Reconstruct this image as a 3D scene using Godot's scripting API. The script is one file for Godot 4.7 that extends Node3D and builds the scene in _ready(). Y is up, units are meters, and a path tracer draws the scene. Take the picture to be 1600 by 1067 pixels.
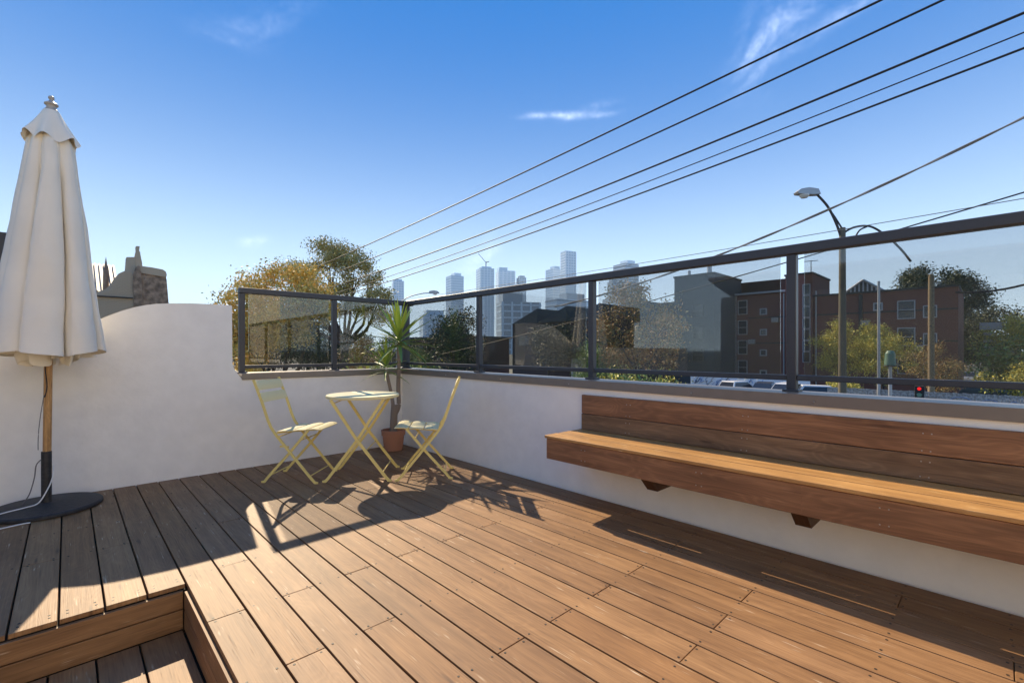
extends Node3D
# A roof terrace above a wide street: timber deck, white parapet walls, tinted glass balustrade, folding furniture.
# y is up, the deck surface is y = 0, the street lies at y = GROUND. The right-hand wall runs along z, the back wall along x.

const GROUND := -3.2
const WALL_X := 2.877      # inner face of the right-hand wall
const WALL_Z := -4.886     # inner face of the back wall
const RAIL_X := 3.03
const RAIL_Z := -5.03
const PITCH := 0.1443      # deck boards
const ROW0 := 0.262

var M := {}
var rng := RandomNumberGenerator.new()
var taken := {}


class Shape:
	var v := PackedVector3Array()
	var n := PackedVector3Array()
	var t := PackedVector2Array()
	var c := PackedColorArray()
	var tint := Color(1, 1, 1)
	var colored := false
	var grain := 2                       # axis along which wood grain runs
	var uv_off := Vector2.ZERO
	var uv_scale := Vector2(0.5, 1.724)  # textures of wood span 2.0 m along and 0.58 m across

	func uv_of(p: Vector3, nn: Vector3) -> Vector2:
		var a := nn.abs()
		var face := 0 if a.x > a.y and a.x > a.z else (1 if a.y > a.z else 2)
		var other := 3 - grain - face if face != grain else (grain + 1) % 3
		return Vector2(p[grain] * uv_scale.x, p[other] * uv_scale.y) + uv_off

	func vert(p: Vector3, nn: Vector3, u: Vector2) -> void:
		v.append(p); n.append(nn); t.append(u)
		if colored:
			c.append(tint)

	func tri(a: Vector3, b: Vector3, d: Vector3, na: Vector3, nb: Vector3, nd: Vector3, ua: Vector2, ub: Vector2, ud: Vector2) -> void:
		if (b - a).cross(d - a).dot(na + nb + nd) > 0.0:
			vert(a, na, ua); vert(d, nd, ud); vert(b, nb, ub)
		else:
			vert(a, na, ua); vert(b, nb, ub); vert(d, nd, ud)

	func flat(a: Vector3, b: Vector3, d: Vector3, out: Vector3) -> void:
		var nn := (b - a).cross(d - a).normalized()
		if nn.dot(out) < 0.0:
			nn = -nn
		tri(a, b, d, nn, nn, nn, uv_of(a, nn), uv_of(b, nn), uv_of(d, nn))

	func quad(a: Vector3, b: Vector3, d: Vector3, e: Vector3, out: Vector3) -> void:
		flat(a, b, d, out)
		flat(a, d, e, out)

	# eight corners: bottom ring of four, top ring of four
	func hexa(p: Array) -> void:
		var mid := Vector3.ZERO
		for q in p:
			mid += q / 8.0
		for f in [[0, 1, 2, 3], [4, 5, 6, 7], [0, 1, 5, 4], [1, 2, 6, 5], [2, 3, 7, 6], [3, 0, 4, 7]]:
			var fc: Vector3 = (p[f[0]] + p[f[1]] + p[f[2]] + p[f[3]]) / 4.0
			quad(p[f[0]], p[f[1]], p[f[2]], p[f[3]], fc - mid)

	func box(at: Vector3, size: Vector3, bevel := 0.0, turn := Basis.IDENTITY) -> void:
		var h := size / 2.0
		if bevel <= 0.0:
			var p := []
			for y in [-1, 1]:
				for k in [[-1, -1], [1, -1], [1, 1], [-1, 1]]:
					p.append(at + turn * Vector3(k[0] * h.x, y * h.y, k[1] * h.z))
			hexa(p)
			return
		var b: float = minf(bevel, minf(h.x, minf(h.y, h.z)) * 0.9)
		var pt := func(sx: int, sy: int, sz: int, axis: int) -> Vector3:
			var q := Vector3(sx * (h.x - b), sy * (h.y - b), sz * (h.z - b))
			q[axis] = [sx, sy, sz][axis] * h[axis]
			return q
		for axis in 3:
			for s in [-1, 1]:
				var nn := Vector3.ZERO
				nn[axis] = s
				var ring := []
				for k in [[-1, -1], [1, -1], [1, 1], [-1, 1]]:
					var sg := [0, 0, 0]
					sg[axis] = s
					sg[(axis + 1) % 3] = k[0]
					sg[(axis + 2) % 3] = k[1]
					ring.append(pt.call(sg[0], sg[1], sg[2], axis))
				var w := turn * nn
				var q := []
				var u := []
				for r in ring:
					q.append(at + turn * r)
					u.append(uv_of(r + at, nn))
				tri(q[0], q[1], q[2], w, w, w, u[0], u[1], u[2])
				tri(q[0], q[2], q[3], w, w, w, u[0], u[2], u[3])
		for axis in 3:
			var a1 := (axis + 1) % 3
			var a2 := (axis + 2) % 3
			for s1 in [-1, 1]:
				for s2 in [-1, 1]:
					var n1 := Vector3.ZERO
					n1[a1] = s1
					var n2 := Vector3.ZERO
					n2[a2] = s2
					var e := []
					for k in [[-1, a1], [1, a1], [1, a2], [-1, a2]]:
						var sg := [0, 0, 0]
						sg[axis] = k[0]
						sg[a1] = s1
						sg[a2] = s2
						e.append(pt.call(sg[0], sg[1], sg[2], k[1]))
					var q := []
					var u := []
					for r in e:
						q.append(at + turn * r)
						u.append(uv_of(r + at, n1))
					var w1 := turn * n1
					var w2 := turn * n2
					tri(q[0], q[1], q[2], w1, w1, w2, u[0], u[1], u[2])
					tri(q[0], q[2], q[3], w1, w2, w2, u[0], u[2], u[3])
		for sx in [-1, 1]:
			for sy in [-1, 1]:
				for sz in [-1, 1]:
					var q := []
					for axis in 3:
						q.append(at + turn * pt.call(sx, sy, sz, axis))
					flat(q[0], q[1], q[2], turn * Vector3(sx, sy, sz))

	func tube(path: Array, radii: Variant, sides := 8, caps := true, squash := 1.0, up_hint := Vector3.UP) -> void:
		var rings := []
		var norms := []
		for i in path.size():
			var dir: Vector3 = (path[mini(i + 1, path.size() - 1)] - path[maxi(i - 1, 0)]).normalized()
			var side := dir.cross(up_hint)
			if side.length() < 0.05:
				side = dir.cross(Vector3.RIGHT)
			side = side.normalized()
			var up := side.cross(dir).normalized()
			var r: float = radii[i] if radii is Array else radii
			var ring := []
			var nr := []
			for k in sides:
				var a := TAU * k / sides
				ring.append(path[i] + (side * cos(a) + up * sin(a) * squash) * r)
				nr.append((side * cos(a) * squash + up * sin(a)).normalized())
			rings.append(ring)
			norms.append(nr)
		var along := 0.0
		for i in path.size() - 1:
			var next: float = along + (path[i + 1] - path[i]).length()
			for k in sides:
				var j := (k + 1) % sides
				var u0 := Vector2(along, float(k) / sides)
				var u1 := Vector2(next, float(k + 1) / sides)
				tri(rings[i][k], rings[i][j], rings[i + 1][j], norms[i][k], norms[i][j], norms[i + 1][j], u0, Vector2(u0.x, u1.y), u1)
				tri(rings[i][k], rings[i + 1][j], rings[i + 1][k], norms[i][k], norms[i + 1][j], norms[i + 1][k], u0, u1, Vector2(u1.x, u0.y))
			along = next
		if caps:
			for e in [[0, 1], [path.size() - 1, path.size() - 2]]:
				var out: Vector3 = path[e[0]] - path[e[1]]
				for k in sides:
					flat(path[e[0]], rings[e[0]][k], rings[e[0]][(k + 1) % sides], out)

	# profile of (radius, height) turned about the vertical axis through at
	func lathe(at: Vector3, profile: Array, sides := 32) -> void:
		for i in profile.size() - 1:
			var p: Vector2 = profile[i]
			var q: Vector2 = profile[i + 1]
			var d := (q - p).normalized()
			var nn := Vector2(d.y, -d.x)
			for k in sides:
				var a := TAU * k / sides
				var b := TAU * (k + 1) / sides
				var e := [Vector3(cos(a), 0, sin(a)), Vector3(cos(b), 0, sin(b))]
				var na: Vector3 = e[0] * nn.x + Vector3.UP * nn.y
				var nb: Vector3 = e[1] * nn.x + Vector3.UP * nn.y
				var pa: Vector3 = at + e[0] * p.x + Vector3.UP * p.y
				var pb: Vector3 = at + e[1] * p.x + Vector3.UP * p.y
				var qa: Vector3 = at + e[0] * q.x + Vector3.UP * q.y
				var qb: Vector3 = at + e[1] * q.x + Vector3.UP * q.y
				if p.x > 1e-5:
					tri(pa, pb, qb, na, nb, nb, Vector2(a, p.y), Vector2(b, p.y), Vector2(b, q.y))
				if q.x > 1e-5:
					tri(pa, qb, qa, na, nb, na, Vector2(a, p.y), Vector2(b, q.y), Vector2(a, q.y))

	# a polygon drawn in the plane of ax and ay, thick along az from z0 to z1
	func prism(poly: PackedVector2Array, z0: float, z1: float, at := Vector3.ZERO, ax := Vector3.RIGHT, ay := Vector3.UP, az := Vector3.BACK) -> void:
		var put := func(p: Vector2, z: float) -> Vector3: return at + ax * p.x + ay * p.y + az * z
		var idx := Geometry2D.triangulate_polygon(poly)
		for i in range(0, idx.size(), 3):
			flat(put.call(poly[idx[i]], z0), put.call(poly[idx[i + 1]], z0), put.call(poly[idx[i + 2]], z0), az * (z0 - z1))
			flat(put.call(poly[idx[i]], z1), put.call(poly[idx[i + 1]], z1), put.call(poly[idx[i + 2]], z1), az * (z1 - z0))
		var ccw := 0.0
		for i in poly.size():
			var p := poly[i]
			var q := poly[(i + 1) % poly.size()]
			ccw += p.x * q.y - q.x * p.y
		for i in poly.size():
			var p := poly[i]
			var q := poly[(i + 1) % poly.size()]
			var d := (q - p) * signf(ccw)
			quad(put.call(p, z0), put.call(q, z0), put.call(q, z1), put.call(p, z1), ax * d.y - ay * d.x)

	func mesh() -> ArrayMesh:
		var a := []
		a.resize(Mesh.ARRAY_MAX)
		a[Mesh.ARRAY_VERTEX] = v
		a[Mesh.ARRAY_NORMAL] = n
		a[Mesh.ARRAY_TEX_UV] = t
		if colored:
			a[Mesh.ARRAY_COLOR] = c
		var m := ArrayMesh.new()
		m.add_surface_from_arrays(Mesh.PRIMITIVE_TRIANGLES, a)
		return m


# ---------------------------------------------------------------- naming and tagging

func numbered(called: String) -> String:
	if not taken.has(called):
		taken[called] = 0
		return called
	taken[called] += 1
	return "%s_%03d" % [called, taken[called]]


func tag(o: Node, label: String, category: String, group := "", kind := "") -> Node:
	if label: o.set_meta("label", label)
	if category: o.set_meta("category", category)
	if group: o.set_meta("group", group)
	if kind: o.set_meta("kind", kind)
	return o


func thing(called: String, label: String, category: String, at := Vector3.ZERO, turn := 0.0, group := "") -> Node3D:
	var o := Node3D.new()
	o.name = numbered(called)
	add_child(o)
	o.position = at
	o.rotation.y = turn
	tag(o, label, category, group)
	return o


func part(called: String, s: Variant, m: Material, parent: Node, at := Vector3.ZERO) -> MeshInstance3D:
	var o := MeshInstance3D.new()
	o.mesh = s.mesh() if s is Shape else s
	o.material_override = m
	if parent == self:
		o.name = numbered(called)
		add_child(o)
	else:
		o.name = called
		parent.add_child(o, true)
	o.position = at
	return o


func structure(called: String, s: Variant, m: Material, at := Vector3.ZERO) -> MeshInstance3D:
	var o := part(called, s, m, self, at)
	o.set_meta("kind", "structure")
	return o


func bx(at: Vector3, size: Vector3, bevel := 0.0, turn := Basis.IDENTITY) -> Shape:
	var s := Shape.new()
	s.box(at, size, bevel, turn)
	return s


func tb(path: Array, radii: Variant, sides := 8, squash := 1.0) -> Shape:
	var s := Shape.new()
	s.tube(path, radii, sides, true, squash)
	return s


# ---------------------------------------------------------------- materials (linear base colours)

func lin(r: float, g: float, b: float, a := 1.0) -> Color:
	var k := Color(r, g, b).linear_to_srgb()
	k.a = a
	return k


func mat(called: String, r: float, g: float, b: float, rough := 0.7, metal := 0.0) -> StandardMaterial3D:
	var m := StandardMaterial3D.new()
	m.resource_name = called
	m.albedo_color = lin(r, g, b)
	m.roughness = rough
	m.metallic = metal
	M[called] = m
	return m


func noise_tex(sd: int, freq: float, lo: float, hi: float, size := 512, octaves := 4) -> NoiseTexture2D:
	var k := FastNoiseLite.new()
	k.seed = sd
	k.frequency = freq
	k.fractal_octaves = octaves
	var t := NoiseTexture2D.new()
	t.width = size
	t.height = size
	t.seamless = true
	t.noise = k
	var g := Gradient.new()
	g.offsets = PackedFloat32Array([0.0, 1.0])
	g.colors = PackedColorArray([Color(lo, lo, lo), Color(hi, hi, hi)])
	t.color_ramp = g
	return t


func world_grain(m: StandardMaterial3D, tex: Texture2D, scale: float, bump: Texture2D = null, bump_cm := 0.0, world := true) -> StandardMaterial3D:
	m.albedo_texture = tex
	m.uv1_triplanar = true
	m.uv1_world_triplanar = world
	m.uv1_scale = Vector3.ONE * scale
	if bump:
		m.heightmap_enabled = true
		m.heightmap_texture = bump
		m.heightmap_scale = bump_cm
	return m


func streaks(sd: int, freq: float, w: int, h: int, tw: int, th: int) -> PackedByteArray:
	var k := FastNoiseLite.new()
	k.seed = sd
	k.frequency = freq
	k.fractal_octaves = 3
	var im := k.get_seamless_image(w, h)
	im.convert(Image.FORMAT_L8)
	im.resize(tw, th, Image.INTERPOLATE_CUBIC)
	return im.get_data()


# grain runs along x of the picture; returns [colour texture, relief texture]
func wood(sd: int, dark: Color, light: Color, ring_share: float, worn: float, size := Vector2i(1024, 512)) -> Array:
	var w := size.x
	var h := size.y
	var fine := streaks(sd, 0.16, 40, 512, w, h)
	var medium := streaks(sd + 1, 0.05, 24, 256, w, h)
	var blotch := streaks(sd + 2, 0.03, 128, 96, w, h)
	var warp := streaks(sd + 3, 0.02, 96, 128, w, h)
	var scuff := streaks(sd + 4, 0.05, 160, 256, w, h)
	var col := PackedByteArray()
	col.resize(w * h * 3)
	var bump := PackedByteArray()
	bump.resize(w * h)
	var pale := Color(0.78, 0.7, 0.6)
	var g := RandomNumberGenerator.new()
	g.seed = sd
	var knots := []
	for k in 4:
		knots.append([g.randf() * w, g.randf() * h, g.randf_range(9.0, 18.0), g.randf_range(4.0, 9.0)])
	for y in h:
		for x in w:
			var i := y * w + x
			var knot := 0.0
			for kn in knots:
				var kx: float = (x - kn[0]) / kn[2]
				var ky: float = (y - kn[1]) / kn[3]
				var kd := kx * kx * 0.35 + ky * ky
				if kd < 9.0:
					knot = maxf(knot, exp(-kd) + 0.25 * exp(-kd * 0.4) * (0.5 + 0.5 * sin(sqrt(kd) * 7.0)))
			var f := fine[i] / 255.0
			var md := medium[i] / 255.0
			var ring := sin((float(y) / h * 9.0 + warp[i] / 255.0 * 7.0) * TAU) * 0.5 + 0.5
			var q := 0.5 + 0.4 * (f - 0.5) + 0.5 * (md - 0.5) + ring_share * (ring * ring - 0.4) + 0.45 * (blotch[i] / 255.0 - 0.5)
			q = clampf(q - knot * 0.9, 0.0, 1.0)
			var k := dark.lerp(light, q)
			var crack := clampf((0.16 - f) * 9.0, 0.0, 1.0)
			k = k.lerp(Color(0.2, 0.13, 0.08), crack * 0.28)
			k = k.lerp(Color(0.24, 0.15, 0.09), clampf(knot - 0.35, 0.0, 1.0) * 0.55)
			var sc := clampf((scuff[i] / 255.0 - 0.74) * 7.0, 0.0, 1.0) * clampf((f - 0.45) * 4.0, 0.0, 1.0)
			k = k.lerp(pale, sc * worn)
			col[i * 3] = int(k.r * 255.0)
			col[i * 3 + 1] = int(k.g * 255.0)
			col[i * 3 + 2] = int(k.b * 255.0)
			bump[i] = int(clampf(0.55 + 0.4 * (f - 0.5) + 0.25 * (ring - 0.5) * ring_share * 3.0 - crack * 0.4, 0.0, 1.0) * 255.0)
	return [ImageTexture.create_from_image(Image.create_from_data(w, h, false, Image.FORMAT_RGB8, col)), ImageTexture.create_from_image(Image.create_from_data(w, h, false, Image.FORMAT_L8, bump))]


func wood_mat(called: String, pair: Array, tone: Color, rough: float, relief := 0.12) -> StandardMaterial3D:
	var m := StandardMaterial3D.new()
	m.resource_name = called
	m.albedo_color = tone
	m.albedo_texture = pair[0]
	m.heightmap_enabled = true
	m.heightmap_texture = pair[1]
	m.heightmap_scale = relief
	m.roughness = rough
	M[called] = m
	return m


func make_materials() -> void:
	var soft := noise_tex(3, 0.02, 0.965, 1.0, 512, 6)
	var speck := noise_tex(4, 0.11, 0.82, 1.0)
	var rough_bump := noise_tex(5, 0.06, 0.0, 1.0)
	var blotchy := noise_tex(6, 0.02, 0.6, 1.0)
	world_grain(mat("render_white", 0.90, 0.865, 0.79, 0.85), soft, 0.55, rough_bump, 0.1)
	world_grain(mat("powder_coat", 0.055, 0.058, 0.066, 0.42), speck, 3.0)
	world_grain(mat("cap_metal", 0.24, 0.215, 0.19, 0.38, 0.45), soft, 1.2)
	mat("screw_steel", 0.5, 0.5, 0.5, 0.35, 0.9)
	mat("screw_dark", 0.03, 0.022, 0.016, 0.6)
	mat("gap_shade", 0.035, 0.024, 0.016, 0.9)  # near-black stand-in for the shade between boards
	var glass := StandardMaterial3D.new()
	glass.resource_name = "tinted_glass"
	glass.transparency = BaseMaterial3D.TRANSPARENCY_ALPHA
	glass.albedo_color = lin(0.03, 0.04, 0.02, 0.24)
	glass.roughness = 0.02
	glass.metallic_specular = 0.7
	M["glass"] = glass
	var weathered := wood(11, Color(0.475, 0.34, 0.21), Color(0.665, 0.505, 0.335), 0.14, 0.95)
	var tones := [Color(1, 1, 1), Color(0.95, 0.94, 0.94), Color(0.98, 0.94, 0.88), Color(0.9, 0.885, 0.88), Color(0.97, 0.97, 1.0), Color(0.93, 0.9, 0.86)]
	for i in tones.size():
		wood_mat("deck_%d" % i, weathered, tones[i], 0.62, 0.1)
	var oiled := wood(31, Color(0.40, 0.285, 0.195), Color(0.65, 0.485, 0.345), 0.2, 0.12)
	wood_mat("bench_red", oiled, Color(1, 0.97, 0.95), 0.5, 0.08)
	wood_mat("bench_brown", oiled, Color(0.92, 0.97, 1.0), 0.5, 0.08)
	wood_mat("bracket", oiled, Color(0.6, 0.56, 0.54), 0.55, 0.08)
	wood_mat("bench_seat", weathered, Color(1.2, 1.2, 1.1), 0.5, 0.08)
	wood_mat("pole_wood", oiled, Color(1.35, 1.38, 1.2), 0.45, 0.05)
	world_grain(mat("yellow_paint", 0.98, 0.78, 0.26, 0.55), noise_tex(9, 0.05, 0.86, 1.0), 6.0, null, 0.0, false)
	world_grain(mat("cream_paint", 0.99, 0.86, 0.46, 0.6), noise_tex(9, 0.05, 0.86, 1.0), 5.0, null, 0.0, false)
	world_grain(mat("canvas", 0.90, 0.82, 0.67, 0.9), noise_tex(14, 0.004, 0.95, 1.0), 1.0, noise_tex(15, 0.3, 0.0, 1.0), 0.01, false)
	M["canvas"].backlight = lin(0.95, 0.88, 0.74)
	world_grain(mat("cast_iron", 0.045, 0.043, 0.042, 0.6), blotchy, 3.0, rough_bump, 0.05, false)
	mat("brass", 0.55, 0.38, 0.1, 0.35, 0.9)
	mat("black_cord", 0.015, 0.015, 0.015, 0.6)
	mat("white_cord", 0.72, 0.71, 0.68, 0.5)
	mat("grey_cord", 0.14, 0.13, 0.13, 0.5)
	mat("finial_paint", 0.42, 0.38, 0.32, 0.5)
	world_grain(mat("terracotta", 0.56, 0.25, 0.14, 0.8), noise_tex(17, 0.04, 0.75, 1.0), 5.0, rough_bump, 0.04, false)
	mat("soil", 0.03, 0.02, 0.014, 0.95)
	world_grain(mat("yucca_bark", 0.42, 0.33, 0.25, 0.9), noise_tex(18, 0.09, 0.72, 1.0), 7.0, noise_tex(19, 0.09, 0.0, 1.0), 0.4, false)
	var leaf := mat("yucca_leaf", 0.16, 0.27, 0.06, 0.45)
	leaf.backlight = lin(0.45, 0.75, 0.05)
	var leaf2 := mat("yucca_leaf_sunlit", 0.34, 0.44, 0.06, 0.45)  # brighter upper leaves: sun glowing through is put into the colour
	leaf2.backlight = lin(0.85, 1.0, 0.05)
	for k in [["foliage_gold", 1.0, 0.95, 0.8], ["foliage_olive", 0.8, 0.8, 0.6], ["foliage_dark", 0.5, 0.6, 0.4], ["foliage_green", 0.8, 0.9, 0.6], ["foliage_rust", 0.9, 0.8, 0.6]]:
		var m := mat(k[0], 1, 1, 1, 0.6)
		m.vertex_color_use_as_albedo = true
		m.backlight = lin(k[1], k[2], k[3])
	world_grain(mat("bark", 0.13, 0.1, 0.08, 0.95), blotchy, 1.5)
	world_grain(mat("bark_pale", 0.3, 0.27, 0.22, 0.9), blotchy, 1.5)
	world_grain(mat("asphalt", 0.06, 0.06, 0.062, 0.9), blotchy, 0.15)
	world_grain(mat("earth", 0.13, 0.12, 0.07, 0.95), blotchy, 0.05)
	world_grain(mat("concrete", 0.42, 0.36, 0.32, 0.9), blotchy, 0.3)
	world_grain(mat("brick_red", 0.29, 0.12, 0.085, 0.9), noise_tex(21, 0.2, 0.68, 1.0, 512, 2), 0.9)
	world_grain(mat("brick_dark", 0.12, 0.075, 0.06, 0.9), noise_tex(22, 0.2, 0.7, 1.0, 512, 2), 0.9)
	world_grain(mat("grey_render", 0.08, 0.083, 0.085, 0.9), soft, 0.2)
	mat("white_paint", 0.42, 0.41, 0.4, 0.5)
	mat("dark_trim", 0.05, 0.045, 0.042, 0.7)
	mat("window_glass", 0.03, 0.035, 0.045, 0.06)
	world_grain(mat("stone_brick", 0.74, 0.58, 0.40, 0.9), noise_tex(23, 0.1, 0.7, 1.0), 1.6)
	world_grain(mat("old_render", 0.52, 0.36, 0.24, 0.9), noise_tex(24, 0.012, 0.55, 1.0), 0.5, rough_bump, 1.0)
	mat("mortar", 0.46, 0.37, 0.27, 0.95)
	world_grain(mat("roof_iron", 0.5, 0.4, 0.32, 0.5), blotchy, 0.5)
	mat("tower_pale", 0.76, 0.83, 0.88, 0.3)  # tower colours are paled and blued to carry part of the haze
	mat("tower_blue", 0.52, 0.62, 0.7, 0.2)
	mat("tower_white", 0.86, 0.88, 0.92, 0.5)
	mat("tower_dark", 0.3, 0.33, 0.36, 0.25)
	mat("galvanised", 0.42, 0.42, 0.42, 0.45, 0.6)
	mat("lamp_pole", 0.14, 0.115, 0.075, 0.7)
	mat("wire", 0.012, 0.012, 0.013, 0.6)
	mat("cable_grey", 0.17, 0.17, 0.17, 0.6)
	world_grain(mat("timber_pole", 0.42, 0.31, 0.18, 0.9), blotchy, 0.8)
	world_grain(mat("paling", 0.62, 0.56, 0.5, 0.9), blotchy, 0.6)
	mat("signal_green", 0.12, 0.22, 0.15, 0.5)
	mat("graffiti_blue", 0.08, 0.25, 0.6, 0.7)
	mat("graffiti_white", 0.75, 0.8, 0.85, 0.7)
	mat("graffiti_dark", 0.05, 0.06, 0.08, 0.7)
	mat("car_white", 0.72, 0.72, 0.72, 0.25)
	mat("car_silver", 0.42, 0.46, 0.5, 0.3, 0.4)
	mat("car_dark", 0.05, 0.05, 0.055, 0.25)
	mat("tyre", 0.02, 0.02, 0.02, 0.9)
	mat("tail_red", 0.35, 0.02, 0.02, 0.3)
	mat("lens", 0.7, 0.7, 0.68, 0.15)
	world_grain(mat("weatherboard", 0.3, 0.28, 0.26, 0.7), soft, 0.6)


# ---------------------------------------------------------------- sky

# thin high cloud: [azimuth, elevation, half length, half width in degrees, tilt, strength]
func cirrus() -> ImageTexture:
	var w := 2048
	var h := 1024
	var im := Image.create(w, h, false, Image.FORMAT_RGBA8)
	im.fill(Color(1, 1, 1, 0))
	var k := FastNoiseLite.new()
	k.seed = 8
	k.frequency = 0.2
	k.fractal_octaves = 5
	for p in [[73.0, 30.2, 8.0, 3.8, 0.5, 0.42], [80.0, 30.6, 11.0, 1.0, 0.25, 0.35], [50.0, 26.8, 9.0, 0.55, 0.0, 0.7], [53.0, 27.2, 6.0, 0.8, 0.12, 0.3], [40.0, 11.8, 5.5, 2.2, 0.5, 0.3], [14.5, 12.0, 2.6, 1.0, 0.12, 0.3], [15.0, 32.0, 9.0, 2.6, 0.4, 0.14],
			[120.0, 24.0, 9.0, 2.0, 0.3, 0.4], [165.0, 30.0, 8.0, 2.4, 0.2, 0.4], [220.0, 22.0, 10.0, 2.0, -0.2, 0.4], [290.0, 27.0, 8.0, 2.2, 0.3, 0.35], [335.0, 18.0, 7.0, 1.4, 0.1, 0.3]]:
		var reach := int((p[2] + p[3]) / 360.0 * w / cos(deg_to_rad(p[1]))) + 2
		var rise := int((p[2] * absf(sin(p[4])) + p[3] * 2.0) / 180.0 * h) + 2
		var cj := int(p[0] / 360.0 * w)
		var ci := int((0.5 - p[1] / 180.0) * h)
		for i in range(ci - rise, ci + rise):
			for j in range(cj - reach, cj + reach):
				var dx: float = (j - p[0] / 360.0 * w) * 360.0 / w * cos(deg_to_rad(p[1]))
				var dy: float = -(i - (0.5 - p[1] / 180.0) * h) * 180.0 / h
				var a: float = dx * cos(p[4]) + dy * sin(p[4])
				var b: float = -dx * sin(p[4]) + dy * cos(p[4])
				b += sin(a * 0.5 + p[0]) * p[3] * 0.3
				var fall: float = exp(-pow(absf(a) / p[2] * 1.7, 2.4)) * exp(-pow(absf(b) / p[3] * 1.5, 1.6))
				if fall < 0.01:
					continue
				var q := k.get_noise_2d(a * 0.9 + p[0] * 7.0, b * 2.6 + a * 0.5) * 0.8 + k.get_noise_2d(a * 3.0 + 40.0, b * 6.0 + a + 90.0) * 0.35
				var d: float = smoothstep(0.0, 1.2, fall * (0.6 + q * 0.8)) * (0.75 + 0.7 * k.get_noise_2d(a * 9.0, b * 22.0 + a * 5.0)) * p[5]
				if d > 0.004:
					var jj := posmod(j, w)
					var was := im.get_pixel(jj, i).a
					im.set_pixel(jj, i, Color(1, 1, 1, minf(1.0, was + d)))
	return ImageTexture.create_from_image(im)


func make_view() -> void:
	var cam := Camera3D.new()
	cam.name = "camera"
	add_child(cam)
	cam.position = Vector3(0, 1.1, 0)
	cam.rotation.y = deg_to_rad(-43.815)
	cam.projection = Camera3D.PROJECTION_FRUSTUM
	cam.near = 0.05
	cam.far = 6000.0
	var half_w := 800.0 / 724.1
	cam.size = 2.0 * half_w * 682.0 / 1024.0 * cam.near
	cam.frustum_offset = Vector2(0, 14.6 / 724.1 * cam.near)
	cam.current = true

	var sky_mat := ProceduralSkyMaterial.new()
	sky_mat.sky_top_color = lin(0.0, 0.104, 0.36)
	sky_mat.sky_horizon_color = lin(0.86, 1.05, 1.12)
	sky_mat.sky_curve = 0.138
	sky_mat.ground_bottom_color = lin(0.16, 0.15, 0.13)
	sky_mat.ground_horizon_color = lin(0.5, 0.56, 0.62)
	sky_mat.sun_angle_max = 1.0
	sky_mat.sky_cover = cirrus()
	sky_mat.sky_cover_modulate = Color(1, 1, 1, 0.7)
	var sky := Sky.new()
	sky.sky_material = sky_mat
	var e := Environment.new()
	e.background_mode = Environment.BG_SKY
	e.sky = sky
	e.tonemap_mode = Environment.TONE_MAPPER_LINEAR
	e.tonemap_exposure = 2.75
	e.background_energy_multiplier = 0.73
	e.sdfgi_enabled = true
	e.ssao_enabled = true
	e.ssil_enabled = true
	e.fog_enabled = true
	e.fog_density = 0.00017
	e.fog_light_color = lin(0.58, 0.78, 0.95)
	var we := WorldEnvironment.new()
	we.name = "environment"
	we.environment = e
	add_child(we)

	var sun := DirectionalLight3D.new()
	sun.name = "sun"
	add_child(sun)
	var az := deg_to_rad(9.2)
	var el := deg_to_rad(36.4)
	var to_sun := Vector3(sin(az) * cos(el), sin(el), -cos(az) * cos(el))
	sun.basis = Basis.looking_at(-to_sun, Vector3.UP)
	sun.light_energy = 0.97
	sun.light_color = Color(1.0, 0.92, 0.78)
	sun.light_angular_distance = 0.5
	sun.shadow_enabled = true


# ---------------------------------------------------------------- terrace

func board(parent: Node, called: String, x0: float, x1: float, z0: float, z1: float, top: float, thick: float, m: Material) -> void:
	var s := Shape.new()
	s.grain = 2
	s.uv_off = Vector2(rng.randf() * 4.0, rng.randf())
	var c := Vector3((x0 + x1) / 2, top - thick / 2, (z0 + z1) / 2)
	s.box(Vector3.ZERO, Vector3(x1 - x0, thick, z1 - z0), 0.0025)
	var o := part(called, s, m, parent, c)
	o.rotation.z = rng.randf_range(-0.006, 0.006)
	o.position.y += rng.randf_range(-0.0012, 0.0)


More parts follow.
